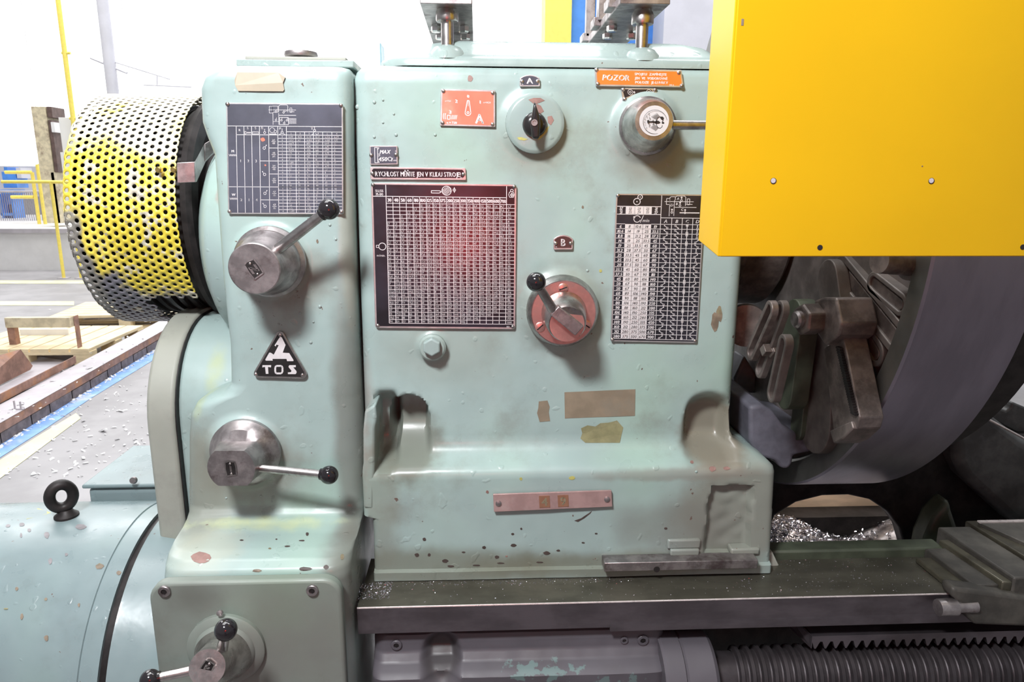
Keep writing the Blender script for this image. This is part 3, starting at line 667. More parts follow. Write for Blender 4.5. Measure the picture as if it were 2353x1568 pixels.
def sym(x, y, k):
    dx, dy_ = {'w': (-1, -1), 'e': (1, -1), 'n': (0, -1), 's': (1, 1)}[k]
    cx_, cy_ = x-dx*14, y-dy_*(11 if k != 'n' else 13)
    p.ring(cx_, cy_, 8, 4, 12); L_ = 1/math.hypot(dx, dy_); p.line(cx_+dx*8*L_, cy_+dy_*8*L_, x+dx*12, y+dy_*10, 5); p.disc(x+dx*14, y+dy_*12, 6.5, 10)
for k, row in enumerate(SP):
    y = y0+dy*(k+.5)+1; v = row.split()
    p.text(v[0], 56, y, 30, 74, slant=.2, bold=1.5); p.text(v[4], 394, y, 30, 76, slant=.2, bold=1.5)
    for j, x in enumerate((142, 228, 310)): dk.text(v[j+1], x, y, 29, 70, slant=.2, bold=.3)
    dk.line(98, y0+dy*k, 350, y0+dy*k, 2)
    sym(494, y, SA[k]); sym(600, y, SB_[k]); sym(800, y, SD[k])
    p.line(700, y-20, 700, y+20, 7); yy = y+(-12 if k % 2 == 0 else 12); p.box(690, yy-6, 710, yy+6, 4); p.line(688, yy-9, 712, yy-9, 4)
lettering(b, p); lettering(b, dk, 'dark_figures', 'blackp')
# --- threading chart on the gearbox housing
c = [(519,236),(788,238),(789,493),(524,492)]; w, h = 1403., 1330.
GY = -.0235
b, p = plate(gear, 'threading_chart', 'black threading chart with a painted grey-blue sheen and silver grid above the upper lever', c, w, h, GY, 'navyf', 16, [(20,18),(1380,22),(1380,1300),(20,1300)], r=22, chamf=14)
xs = [16,118,211,303,398,508,618,722,833,940,1047,1158,1268,1388]; L = 6
def gy_(k): return 384+(1314-384)*k/24.
p.line(16, 278, 1388, 278, L); p.line(118, 382, 1388, 382, L); p.line(722, 342, 1388, 342, L)
for x in xs[1:8]: p.line(x, 278, x, 1314, L)
for x in xs[8:13]: p.line(x, 342, x, 1314, L)
for k in range(1, 25): p.line(618, gy_(k), 1388, gy_(k), L*.85)
p.line(16, gy_(16), 1388, gy_(16), L)
for k in (4, 8, 12, 20): p.line(508 if k in (4, 12) else 398, gy_(k), 618, gy_(k), L)
TV = [(0.219,.25,.281,.312,.344,.375),(.437,.5,.562,.625,.687,.75),(.875,1,1.125,1.25,1.375,1.5),(1.75,2,2.25,2.5,2.75,3),(.875,1,1.125,1.25,1.375,1.5),(1.75,2,2.25,2.5,2.75,3),(3.5,4,4.5,5,5.5,6),(7,8,9,10,11,12),
 (.875,1,1.125,1.25,1.375,1.5),(1.75,2,2.25,2.5,2.75,3),(3.5,4,4.5,5,5.5,6),(7,8,9,10,11,12),(3.5,4,4.5,5,5.5,6),(7,8,9,10,11,12),(14,16,18,20,22,24),(28,32,36,40,44,48),(28,32,36,40,44,48),(14,16,18,20,22,24),(7,8,9,10,11,12),(3.5,4,4.5,5,5.5,6),(7,8,9,10,11,12),(3.5,4,4.5,5,5.5,6),(1.75,2,2.25,2.5,2.75,3),(.875,1,1.125,1.25,1.375,1.5)]
for k, row in enumerate(TV):
    y = (gy_(k)+gy_(k+1))/2; p.text(k % 4+1, 670, y, 20, bold=.5)
    for j, v in enumerate(row): p.text(('%g' % v).replace('.', ','), xs[7+j]+26, y, 20, 74, align='l', bold=.4)
for j in range(6): p.text(j+1, (xs[7+j]+xs[8+j])/2, 363, 20, bold=.5)
for x, t in ((160,'R'),(257,'S'),(350,'S'),(430,'Ř'),(648,'P'),(1030,'T')): p.text(t, x, 325 if t == 'R' else 302, 28, bold=1.3)
for x, y in ((460,355),(670,350),(1060,325)): p.ring(x, y, 13, 5, 14); p.line(x, y-13, x, y-38, 4); p.disc(x, y-38, 5)
for x in (670, 1060): p.line(x-10, y+36 if 0 else 362, x-36, 378, 4); p.line(x+10, 362, x+36, 378, 4)
p.path([(222,340),(222,376),(245,362),(290,362),(290,352),(245,352)], 4, True); p.box(312, 345, 388, 376, 4); 
for k in range(8): p.line(316+k*9, 366-(k % 2)*8, 325+k*9, 366-((k+1) % 2)*8, 3)
p.ring(550, 325, 30, 4, 22); p.ring(588, 342, 16, 4); p.line(516, 372, 602, 372, 7)
for y, t in ((600,'M'), (1120,'W')):
    p.text(t, 72, y-22, 30, bold=2)
    for k in range(10): p.line(26+k*9, y+14+(k % 2)*26, 35+k*9, y+14+((k+1) % 2)*26, 4)
for y, v in ((gy_(8), '123'), (gy_(20), '214')):
    for j, t in enumerate(v): p.text(t, 165+j*93, y, 32, bold=1)
for (x, y, e) in ((452,540,1),(452,855,-1),(452,gy_(18),1),(452,gy_(22),-1)): p.ring(x, y, 15, 5, 16); p.line(x+e*11, y-11, x+e*24, y-32, 4); p.disc(x+e*25, y-34, 6)
for k, (a_, b_) in enumerate(((24,48),(48,24),(24,48),(48,24),(47,35),(47,35))):
    y = gy_(k*4+2); p.text(a_, 566, y-20, 24, bold=.7); p.line(540, y, 592, y, 4); p.text(b_, 566, y+20, 24, bold=.7)
p.box(520, 40, 560, 120, 3.5); p.box(560, 36, 622, 110, 3.5); p.path([(632,110),(632,36),(650,22),(730,22),(742,36),(742,110)], 4); p.line(510, 82, 840, 82, 4); p.box(766, 58, 790, 110, 3.5); p.line(760, 104, 820, 104, 4)
p.line(562, 110, 562, 260, 4); p.line(632, 120, 632, 260, 4); p.line(632, 146, 840, 146, 5); p.box(640, 172, 748, 258, 5); p.line(562, 222, 632, 222, 3)
for k in range(5): p.line(748, 186+k*14, 842, 186+k*14, 4)
for x, y in ((690,112),(664,206),(730,206),(696,240),(598,204),(598,104)): p.ring(x, y, 10, 4, 12); p.line(x+3, y-9, x+8, y-30, 3.5)
p.line(694, 104, 730, 92, 4)
lettering(b, p)
rd = Print(p.mp); 
for x, y, r_ in ((436,438,26),(462,745,11)): rd.poly([(x+r_*(1+.18*math.sin(k*2.1))*math.cos(k*PI/6), y+r_*.9*math.sin(k*PI/6)) for k in range(12)])
mesh_obj('red_paint_dot', rd.m, M['redf'], b, 0, fixn=False)
# --- small plates
c = [(849,335),(913,335),(914,378),(850,379)]; w, h = 210., 145.
b, p = plate(head, 'speed_limit_plate', 'small black plate reading MAX 450 above the long notice plate', c, w, h, HY, 'navyf', 8, [(12,72),(198,70)], r=4)
p.path([(38,14),(60,14),(60,130),(38,130)], 4, True); p.path([(60,18),(72,14),(62,30)], 3); p.path([(60,126),(72,130),(62,112)], 3); p.box(60, 64, 76, 78, 3)
p.text('MAX', 118, 46, 30, 76, slant=.25, bold=1.4); p.text('450', 100, 102, 32, 64, slant=.2, bold=1.4); p.ring(152, 102, 14, 4); p.line(164, 122, 174, 92, 3); p.text('min', 190, 112, 14, 26); p.text('552', 196, 42, 8, rot=-PI/2); lettering(b, p)
c = [(850,383),(1070,386),(1071,414),(851,413)]; w, h = 730., 98.
b, p = plate(head, 'warning_notice_plate', 'long narrow black plate reading RYCHLOST MĚŘTE JEN V KLIDU STROJE!', c, w, h, HY, 'blackf', 15, [(18,52),(710,52)], r=10, chamf=12)
p.text('RYCHLOST MĚŇTE JEN V KLIDU STROJE!', 364, 53, 38, 650, bold=1.1, kx=.85); p.text('552', 694, 80, 9, bold=.5); lettering(b, p)
b['label'] = 'long narrow black notice plate reading RYCHLOST MĚŇTE JEN V KLIDU STROJE!'
c = [(1013,204),(1138,207),(1138,292),(1011,289)]; w, h = 1930., 1320.
b, p = plate(head, 'switch_position_plate', 'red aluminium plate with a pointer diagram and a large letter A', c, w, h, HY, 'redf', 60, [(95,80),(1840,105),(1835,1225),(90,1215)], r=20, chamf=90)
p.path([(935,400),(1010,400)], 30); p.line(945, 400, 875, 820, 28); p.line(1010, 400, 1070, 820, 28); p.ring(972, 830, 100, 28, 20, 0, PI); p.ring(972, 830, 36, 26); p.line(975, 400, 975, 600, 14)
p.text('0', 972, 245, 105, bold=12); p.text('2', 560, 430, 120, bold=12); p.text('1', 1400, 440, 120, bold=12); p.text('n=1450', 1640, 450, 70, 330); p.text('n=720', 260, 430, 60, 260)
p.text('3', 350, 820, 120, bold=16); p.text('n = 720', 410, 1200, 80, 370, bold=8); p.text('A', 1380, 1030, 350, bold=12, kx=.9)
p.box(250, 940, 350, 1080, 26)
for k in range(5): p.line(390+k*42, 1080, 420+k*42, 930, 20)
for k in (110, 170): p.path([(k+20,870),(k,940),(k,1010),(k+20,1085)], 26)
lettering(b, p)
def arch_plate(nm, lab, c, letter, fld):
    w, h = 480., 330.
    mp0 = qmap(c, HY-.0014, w, h); pts = [(0,330-20),(20,330),(460,330),(480,310),(475,90),(400,40),(320,10),(240,0),(160,10),(80,40),(5,90)]
    b = mesh_obj(nm, MB().prism([mp0(*q_) for q_ in pts], (0, .0034, 0)), M['alu'], head, 30, bev=.0005); tag(b, lab)
    f = Print(qmap(c, HY-.00155, w, h)); f.poly([(30,290),(30,240),(70,215),(70,160),(35,140),(35,105),(100,60),(170,38),(240,30),(310,38),(380,60),(445,105),(445,140),(400,160),(400,215),(445,240),(445,290)][::-1]); mesh_obj('enamel_field', f.m, M[fld], b, 0, fixn=False)
    for x in (58, 420): inst('rivet', rivet_me, mp0(x, 188), b)
    p = Print(qmap(c, HY-.0017, w, h)); p.text(letter, 240, 165, 165, bold=7, kx=.95); p.text('552', 68, 268, 20, bold=2); lettering(b, p)
arch_plate('dial_letter_plate', 'small arched plate with the letter A above the rotary switch', [(1194,172),(1240,172),(1241,199),(1194,199)], 'A', 'navyf')
arch_plate('dial_letter_plate', 'small arched plate with the letter B above the reddish selector', [(1271,540),(1318,540),(1316,574),(1272,574)], 'B', 'brownf')
# POZOR
c = [(1366,157),(1566,161),(1572,201),(1369,198)]; w, h = 2160., 440.
b, p = plate(head, 'caution_plate', 'bright orange plate reading POZOR beside smaller slanted words', c, w, h, HY-.001, 'orangef', 46, [(50,40),(2080,70),(2110,400),(60,390)], r=20, chamf=70)
p.text('POZOR', 520, 218, 145, 660, slant=.22, bold=6); 
for k, (t, ww) in enumerate((('SPOJKU  ZAPÍNEJTE', 800), ('JEN  VE  VODOROVNÉ', 800), ('POLOZE  JE-LI PÁKY', 800))): p.text(t, 1380, 120+k*103, 64, ww, slant=.2, bold=5)
p.text('552 3', 1860, 385, 36, 110, bold=3); lettering(b, p)
c = [(1427,202),(1508,203),(1510,229),(1431,231)]; w, h = 880., 290.
fl_ = [[(70,30),(740,30),(840,110),(850,200),(860,220),(700,160),(560,135),(430,130),(300,145),(160,200),(60,230),(40,100)][::-1]]
mp0 = qmap(c, HY-.0014, w, h)
b = mesh_obj('lever_position_plate', MB().prism([mp0(*q_) for q_ in [(0,10),(10,0),(870,0),(880,10),(880,280),(820,280),(700,190),(560,165),(430,160),(300,175),(160,230),(60,290),(0,290)]], (0, .0034, 0)), M['alu'], head, 30, bev=.0004)
tag(b, 'small black plate with two circles curved around the upper right lever')
f = Print(qmap(c, HY-.00155, w, h)); f.poly(fl_[0]); mesh_obj('enamel_field', f.m, M['blackf'], b, 0, fixn=False)
for x, y in ((50,40),(850,40),(60,260),(850,262)): inst('rivet', rivet_me, mp0(x, y), b)
p = Print(qmap(c, HY-.0017, w, h))
for x in (220, 690): p.ring(x, 100, 62, 9, 24); p.ring(x, 100, 24, 9); p.text('0', x+100, 100, 55, bold=4)
lettering(b, p)
# number strip 49
c = [(1133,1137),(1405,1128),(1407,1165),(1135,1177)]; w, h = 850., 130.
b, p = plate(head, 'number_strip', 'pinkish metal strip with the raised figures 4 9 near the foot of the headstock', c, w, h, -.0505, None, 5, [], r=2, base='pinkp', th=.002)
mpn = qmap(c, -.0525, w, h)
for x in (36, 815): inst('screw_head', just_mesh('screw_head', MB().lathe([(.0048, 0), (.0045, .0015), (.002, .0025)], (0,0,0), YA, 14), M['dullsteel']), mpn(x, 68), b)
for x, t in ((366, '4'), (500, '9')):
    bx = mesh_obj('figure_tile', MB().prism([mpn(x-38, 22), mpn(x+38, 22), mpn(x+38, 112), mpn(x-38, 112)], (0, -.0008, 0)), M['brownsq'], b, 0)
    pp = Print(qmap(c, -.0536, w, h)); pp.text(t, x, 68, 64, bold=1.6); mesh_obj('figure', pp.m, M['figure'], bx, 0, fixn=False)
# TOS triangle
def tri(Y): return lambda x, y: P(x, y, Y=Y)
GYt = -.0225
def rtri(cs, r, n=6):
    out = []
    for i in range(3):
        a, b_, c_ = Vector(cs[i-1]), Vector(cs[i]), Vector(cs[(i+1) % 3])
        u, v = (a-b_).normalized(), (c_-b_).normalized(); ang = u.angle(v); L_ = r/math.tan(ang/2); ctr = b_+(u+v).normalized()*(r/math.sin(ang/2))
        s0 = b_+u*L_-ctr; s1 = b_+v*L_-ctr; t0 = math.atan2(s0.y, s0.x); t1 = math.atan2(s1.y, s1.x)
        while t1-t0 > PI: t1 -= 2*PI
        while t1-t0 < -PI: t1 += 2*PI
        for k in range(n+1): t = t0+(t1-t0)*k/n; out.append((ctr.x+r*math.cos(t), ctr.y+r*math.sin(t)))
    return out
T3 = [(643, 752), (712, 871), (576, 868)]
mt = tri(GYt-.003); tb = mesh_obj('maker_badge', MB().prism([mt(*q_) for q_ in rtri(T3, 10)], (0, .005, 0)), M['steel'], gear, 30, bev=.0006); tag(tb, 'triangular black and silver maker badge with the letters TOS')
cc = Vector((643.5, 832)); inner = [tuple(cc+(Vector(q_)-cc)*.90) for q_ in T3]
f = Print(tri(GYt-.0032)); f.poly(rtri(inner, 8)[::-1]); mesh_obj('enamel_field', f.m, M['blackp'], tb, 0, fixn=False)
lg = Print(tri(GYt-.0040))
def zp(x, y): return (400+x/3.485, 750+y/3.485)
lg.poly([zp(*q_) for q_ in [(848,85),(862,88),(893,150),(870,212),(922,215),(957,272),(955,280),(905,280),(900,262),(788,262),(790,276),(735,276),(730,268),(762,212),(775,212),(798,228),(838,152),(818,148),(815,162),(804,155)]])
mesh_obj('emblem_figure', lg.m, M['print'], tb, 0, fixn=False)
lt = Print(tri(GYt-.0040))
lt.poly([zp(*q_) for q_ in [(708,312),(778,312),(776,330),(752,326),(756,382),(735,382),(728,326),(706,330)]])
lt.path([zp(818,318),zp(858,318),zp(868,330),zp(868,366),zp(858,378),zp(818,378),zp(810,366),zp(810,330)], 4.2, True)
lt.poly([zp(*q_) for q_ in [(924,312),(975,312),(975,328),(955,330),(980,360),(981,373),(973,384),(912,384),(911,370),(936,368),(940,356),(918,330),(917,320)]])
mesh_obj('lettering', lt.m, M['print'], tb, 0, fixn=False)
for x, y in ((643.5, 770), (588, 860.5), (695, 862)): inst('rivet', rivet_me, mt(x, y), tb)
# eagle badge on the upper right lever
e = Print(tri(fD.y-.0022)); 
def ez(x, y): return (1430+x/12.06, 220+y/12.06)
e.ring(*ez(908, 728), 27.6, .8, 40)
def el(pts, wd): e.path([ez(*q_) for q_ in pts], wd)
e.poly([ez(*q_) for q_ in [(690,690),(715,665),(760,705),(850,700),(920,705),(950,685),(1010,700),(1060,745),(1010,775),(950,775),(850,740),(760,735),(720,770),(690,745)]])
el([(1040,580),(975,615),(945,670),(935,740),(945,810),(985,885),(1050,905),(1100,870),(1110,820)], 1.4); e.poly([ez(*q_) for q_ in [(1040,580),(1120,580),(1155,620),(1130,680),(1080,660),(1050,620)]]); el([(1130,660),(1115,720)], 1.8); e.poly([ez(*q_) for q_ in [(1090,720),(1160,735),(1160,780),(1100,780)]])
for k in range(7):
    el([(950+14*k, 480+14*k), (965+12*k-50, 560+0*k)] if 0 else [(800+25*k, 575-15*k), (925+18*k, 650-13*k)], .7)
    el([(780+22*k, 885+15*k), (900+16*k, 790+18*k)], .7)
el([(860,660),(845,700),(870,790),(835,790)], 1.1); el([(745,590),(780,640),(740,650)], .9); el([(740,870),(770,800),(720,800)], .9)
for t, x, y, r_ in (('N',738,508,-.9),('O',675,578,-1.15),('T',640,655,-1.35),('T',628,735,-1.6),('I',638,815,-1.8),('S',668,895,-2.1)): e.text(t, *ez(x, y), 3.4, rot=r_+.0, bold=.12)
mesh_obj('eagle_print', e.m, M['dark'], LD, 0, fixn=False)
# badges cast on the lever hubs
def hub_badge(L_, c, scale, letter, rot, mt_):
    Y = c.y-.0006; px_, py_ = None, None
    mpx = lambda x, y: Vector((c.x+(x*math.cos(rot)-y*math.sin(rot))*scale, Y, c.z-(x*math.sin(rot)+y*math.cos(rot))*scale))
    a = Print(mpx); a.path([(-9,-13),(-3,-15),(9,-13),(10,0),(9,13),(-9,14),(-10,0)], 2.2, True); mesh_obj('badge_border', a.m, M[mt_], L_, 0, fixn=False)
    f = Print(lambda x, y: mpx(x, y)+Vector((0, .0002, 0))); f.poly([(-9,-13),(-3,-15),(9,-13),(10,0),(9,13),(-9,14),(-10,0)][::-1]); mesh_obj('badge_field', f.m, M['dark'], L_, 0, fixn=False)
    t = Print(mpx); t.text(letter, 0, 0, 13, bold=.9, rot=-rot*0); mesh_obj('badge_letter', t.m, M[mt_], L_, 0, fixn=False)
    for y in (-10, 10): inst('rivet', rivet_me, mpx(0, y), L_).scale = (.7, .7, .7)
hub_badge(L1, f1+(f1-b1).normalized()*.0009, .00085, 'N', -.55, 'dullsteel'); hub_badge(L2, f2+(f2-b2).normalized()*.0009, .00078, 'I', -.05, 'steel'); hub_badge(L3, f3+(f3-b3).normalized()*.0009, .00072, 'P', .55, 'steel')
# ------------------------------------------------------------------ marks on the paint (each its own piece)
deps = bpy.context.evaluated_depsgraph_get(); deps.update()
def bvh_of(o):
    me = o.data; return BVHTree.FromPolygons([v.co for v in me.vertices], [tuple(p.vertices) for p in me.polygons])
hb_, gb_ = bvh_of(head_cast), bvh_of(gear_cast)
def onto(bv, px, py):
    d = ray(px, py).normalized(); h = bv.ray_cast(CP, d); return h[0] if h[0] else None
def decal(parent, bv, name, pts, m, off=.0005, label=None):
    vs = []
    for x, y in pts:
        p = onto(bv, x, y)
        if p is None: return
        vs.append(p - ray(x, y).normalized()*off*1.2)
    mb = MB(); mb.prism(vs, (0, off*.9, 0)); o = mesh_obj(name, mb, M[m], parent, 0)
    if label: o['label'] = label
    return o
def blob(cx, cy, rx, ry, n=11, j=.3, seed=0):
    r = random.Random(seed*7.3+cx+cy); return [(cx+rx*(1-j*r.random())*math.cos(2*PI*k/n), cy+ry*(1-j*r.random())*math.sin(2*PI*k/n)) for k in range(n)]
decal(head, hb_, 'adhesive_patch', [(1297,902),(1460,895),(1459,956),(1298,962)], 'tape', label='brown rectangle left by a removed sticker')
decal(head, hb_, 'adhesive_patch', [(1238,923),(1258,921),(1263,935),(1261,948),(1264,968),(1240,970),(1234,950),(1237,938)], 'tape', label='small narrow brown mark left by a sticker')
decal(head, hb_, 'torn_sticker', [(1335,985),(1350,978),(1368,981),(1380,973),(1398,972),(1418,967),(1432,983),(1428,1000),(1424,1018),(1345,1018),(1334,1008),(1338,996)], 'torn', label='torn remains of an olive sticker')
decal(gear, gb_, 'adhesive_patch', [(545,166),(640,167),(655,178),(650,190),(653,206),(650,210),(547,209),(540,196),(539,184)], 'tape2', .0022, label='pale beige patch left by a sticker')
for k, (x, y, rx, ry, m_) in enumerate([(1080,180,7,9,'chipred'),(975,1240,5,4,'chipdark'),(958,1276,6,5,'chipdark'),(986,1276,4,4,'chipdark'),(1023,1290,8,5,'chipdark'),(1065,1270,5,2,'chipdark'),(1112,1259,5,4,'chipdark'),
    (1142,1281,6,4,'chipdark'),(1180,1254,8,4,'chipdark'),(1178,1228,4,3,'chipdark'),(1198,1216,3,3,'chipdark'),(1256,1272,9,5,'chipdark'),(1283,1266,5,3,'chipdark'),(1150,1295,10,2,'chipdark'),(1240,1293,9,2,'chipdark'),
    (1197,1101,4,4,'chipyel'),(1314,1099,8,5,'chipyel'),(1120,1131,4,4,'chipred'),(1370,1227,4,2,'chipdark'),(1340,1248,4,2,'chipdark'),(1095,1300,11,2,'chipdark'),(1036,1302,9,3,'chipdark'),(1164,1279,3,2,'chipred'),(1339,476,3,4,'chipbrown'),(1380,623,4,4,'chipyel'),
    (1643,740,10,26,'chipbrown'),(1653,722,8,22,'chipbrown'),(1688,715,13,24,'chipbrown'),(1637,1078,10,7,'chipred'),(1670,1077,9,5,'chipred'),(1590,1062,5,4,'chipred'),(1530,1215,4,3,'chipdark')]):
    decal(head, hb_, 'paint_chip', blob(x, y, rx, ry, seed=k), m_)
for x, y, rx, ry in ((1300,150,34,4),(1600,152,46,6),(1140,149,16,3),(905,152,10,3),(1530,149,14,2)): decal(head, hb_, 'bare_edge', blob(x, y, rx, ry, 15, .45, 5), 'chipbrown')
decal(head, hb_, 'gouge', [(1320,1197),(1335,1192),(1350,1182),(1360,1175),(1357,1180),(1342,1192),(1328,1200)], 'chipdark')
for k, (x, y, rx, ry, m_) in enumerate([(461,1283,27,15,'chipred'),(493,440,6,15,'chipred'),(514,814,4,6,'chipbrown'),(729,555,3,5,'chipbrown'),(700,1308,18,5,'chipdark'),(749,1304,7,6,'chipdark'),(590,1312,12,4,'chipbrown'),(555,1242,5,2,'chipdark'),
    (706,1228,4,5,'chipdark'),(694,1243,8,2,'chipdark'),(660,1256,8,2,'chipdark'),(620,1261,4,2,'chipbrown'),(445,958,9,5,'chipyel'),(786,1280,5,8,'chipbrown'),(432,962,6,6,'chipyel'),(635,1240,3,2,'chipdark')]):
    decal(gear, gb_, 'paint_chip', blob(x, y, rx, ry, seed=k), m_)
for k, (x, y, r_) in enumerate([(822,246,8),(860,235,6),(880,230,4),(860,315,5),(910,310,6),(905,262,4),(880,282,4),(1000,310,5),(690,720,5),(735,705,6),(714,787,6),(640,745,4),(758,517,5),(772,550,4),(1350,622,5),(1330,646,5),(720,740,4),(600,1140,4),(520,1145,4),(1600,1085,5)]):
    bv, pa = (hb_, head) if x > 812 else (gb_, gear)
    p = onto(bv, x, y)
    if p: mesh_obj('paint_drip', MB().lathe([(r_/2100, -.0005), (r_/2400, .0007), (r_/3600, .0013), (.0001, .0015)], p, YA, 12), M['dome'], pa, 60)

# ------------------------------------------------------------------ perforated drum guard
YC, ZC = .30, 1.292
drum = thing('drum_guard', (-.56, YC, ZC), 'round perforated sheet-metal guard painted worn yellow at the left end of the lathe', 'pulley guard')
Rd, xa, xb = .207, -.657, -.482
nc = 15; dx = (xb-xa)/nc; nr = 96; da = 2*PI/nr
def dp(x, a, R_=Rd): return Vector((x, YC-R_*math.cos(a), ZC-R_*math.sin(a)))
def hexcell(mb, cx_, ca, off, rr_, hole=True):
    """cell boundary = sheared hexagon tiling of a staggered lattice, round hole in the middle"""
    hx_, ha = dx/2, da/2
    # hexagon with vertical staggered neighbours: corners at (+-dx*2/3.., 0) and (+-dx/3, +-da/2)
    cor = [(dx*2/3, 0), (dx/3, ha), (-dx/3, ha), (-dx*2/3, 0), (-dx/3, -ha), (dx/3, -ha)]
    out = []
    for i in range(6):
        a_, b_ = cor[i], cor[(i+1) % 6]; out += [a_, ((a_[0]+b_[0])/2, (a_[1]+b_[1])/2)]
    out = [(min(max(cx_+u, xa), xb), ca+v) for u, v in out]
    n = 12
    V = [dp(u, v) for u, v in out]
    inn = []
    for (u, v) in out:
        t = math.atan2((v-ca)*Rd, u-cx_); inn.append(dp(cx_+rr_*math.cos(t), ca+rr_*math.sin(t)/Rd))
    mb.add(V+inn, [(i, (i+1) % n, n+(i+1) % n, n+i) for i in range(n)])
dm = MB()
for i in range(nc):
    x = xa+dx*(i+.5)
    for k in range(nr):
        a = da*(k+(.5 if i % 2 else 0)); am = math.degrees(a) % 360
        if 42 < am < 100 and x > -.566+.006*math.sin(k*1.9): continue
        hexcell(dm, x, a, 0, .0036)
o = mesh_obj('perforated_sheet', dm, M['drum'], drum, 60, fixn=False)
bm = bmesh.new(); bm.from_mesh(o.data); bmesh.ops.remove_doubles(bm, verts=bm.verts, dist=.0002); bm.to_mesh(o.data); bm.free()
sd = o.modifiers.new('thickness', 'SOLIDIFY'); sd.thickness = .0016; sd.offset = 0
rg = MB()
for k in range(nr):
    a, b_ = da*k, da*(k+1)
    rg.add([dp(xa, a), dp(xa, b_), dp(xa-.006, b_, Rd-.012), dp(xa-.006, a, Rd-.012)], [(0,1,2,3)])
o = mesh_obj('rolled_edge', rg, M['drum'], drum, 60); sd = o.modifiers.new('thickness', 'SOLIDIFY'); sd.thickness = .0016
mesh_obj('end_plate', MB().lathe([(.196, 0), (.196, .003)], (xa+.006, YC, ZC), (1, 0, 0), 64), M['dark'], drum, 30)
pul = thing('belt_pulley', (-.50, YC, ZC), 'dark grooved belt pulley inside the yellow drum guard', 'pulley')
pr = [(.03,-.13)]
pr = [(.05, -.028), (.188, -.026)]; x_ = 0
for k in range(9):
    x_ = k*.013; pr += [(.184, x_), (.184, x_+.004), (.166, x_+.0065), (.184, x_+.009)]
pr += [(.184, .118), (.184, .128), (.197, .130), (.199, .140), (.192, .147), (.17, .149), (.165, .140), (.10, .138), (.04, .138)]
mesh_obj('wheel', MB().lathe(pr, (-.61, YC, ZC), (1, 0, 0), 72), M['dark'], pul, 30)
mesh_obj('hub', MB().lathe([(.14, 0), (.14, .04), (.12, .05)], (-.472, YC, ZC), (1, 0, 0), 48), M['dark'], pul, 30)
for k in range(5):
    bl = MB(); a0 = 50
    bl.lathe([(.182, 0), (.189, .0012), (.189, .009), (.182, .0102)], (-.588+k*.0185, YC, ZC), (1, 0, 0), 72, False)
    mesh_obj('belt', bl, M['rubber'], pul, 40)
brk = thing('guard_bracket', tuple(P(432, 400, Y=.06)), 'bent steel angle clip holding the drum guard to the gearbox housing', 'bracket')
yb2 = .075
bm_ = MB(); pa_ = [P(406,374,Y=yb2-.012), P(447,372,Y=yb2-.004), P(470,330,Y=yb2+.03), P(490,318,Y=yb2+.04)]; pb_ = [P(407,421,Y=yb2-.012), P(449,419,Y=yb2-.004), P(470,372,Y=yb2+.03), P(490,352,Y=yb2+.04)]
for i in range(3):
    a, b_, c_, d_ = pa_[i], pa_[i+1], pb_[i+1], pb_[i]; t_ = Vector((0, .005, 0)); bm_.hexa([d_, c_, c_+t_, d_+t_, a, b_, b_+t_, a+t_])
mesh_obj('angle', bm_, M['dullsteel'], brk, 30, bev=.0008)
for x in (364, 399):
    mesh_obj('brass_screw', MB().lathe([(.0048, -.006), (.0048, .001), (.003, .0022)], P(x, 390, Y=.092), YA, 16), M['brass'], brk, 30)
bh = thing('bearing_housing', (-.43, .3, 1.29), 'grey-green round bearing housing between drum guard and gearbox housing', 'bearing housing')
mesh_obj('housing', MB().lathe([(.08, 0), (.135, .002), (.160, .015), (.175, .03), (.18, .075)], (-.452, .225, 1.245), (1, 0, 0), 56), M['cover'], bh, 50)

# ------------------------------------------------------------------ belt guard slab behind the gearbox housing
bg = thing('belt_guard', (-.5, .3, 0), 'tall grey cast belt cover with an arched top between motor and gearbox housing', 'belt cover')
def slab(xa_, xb_, yf, ztop, r, yb=.62):
    pts = [(xa_, yf, 0.0)]+[(xa_, yf+r-r*math.cos(PI/2*k/12), ztop-r+r*math.sin(PI/2*k/12)) for k in range(13)]+[(xa_, yb, ztop), (xa_, yb, 0)]
    return MB().prism(pts, (xb_-xa_, 0, 0))
mesh_obj('rim_casting', slab(-.543, -.498, .04, 1.118, .17), M['greyrim'], bg, 30, bev=.006, segs=3)
mesh_obj('side_casting', slab(-.4975, -.40, .055, 1.112, .16), M['cover'], bg, 30, bev=.006, segs=3)
mesh_obj('seam_gasket', slab(-.4985, -.4965, .045, 1.114, .165), M['dark'], bg, 30)

# ------------------------------------------------------------------ motor
mt = thing('electric_motor', (-.8, .10, .30), 'large horizontal green electric motor with chipped paint at the lower left', 'electric motor')
MY, MZ, MR = .10, .508, .262
mbody = mesh_obj('body', MB().lathe([(MR-.015, 0), (MR, .012), (MR, .718), (MR-.0022, .719), (MR-.0022, .7215), (MR, .7225), (MR, .748)], (-1.32, MY, MZ), (1, 0, 0), 128), M['motor'], mt, 40)
mesh_obj('groove', MB().lathe([(MR-.006, 0), (MR-.006, .013)], (-.5725, MY, MZ), (1, 0, 0), 128), M['dark'], mt, 40)
mesh_obj('end_bell', MB().lathe([(MR-.001, 0), (MR-.002, .004), (MR-.004, .02), (MR-.02, .10), (.2, .11)], (-.560, MY, MZ), (1, 0, 0), 128), M['motor'], mt, 40)
tb = MB(); a_, b2_ = P(218, 1098, Y=.26), P(420, 1102, Y=.26); tb.box(a_.x+.004, b2_.x, .22, .42, .66, a_.z-.004)
mesh_obj('terminal_box', tb, M['motor'], mt, 30, bev=.012, segs=4)
mesh_obj('box_lid', MB().box(a_.x-.002, b2_.x, .215, .425, a_.z-.004, a_.z+.004), M['motor'], mt, 30, bev=.003)
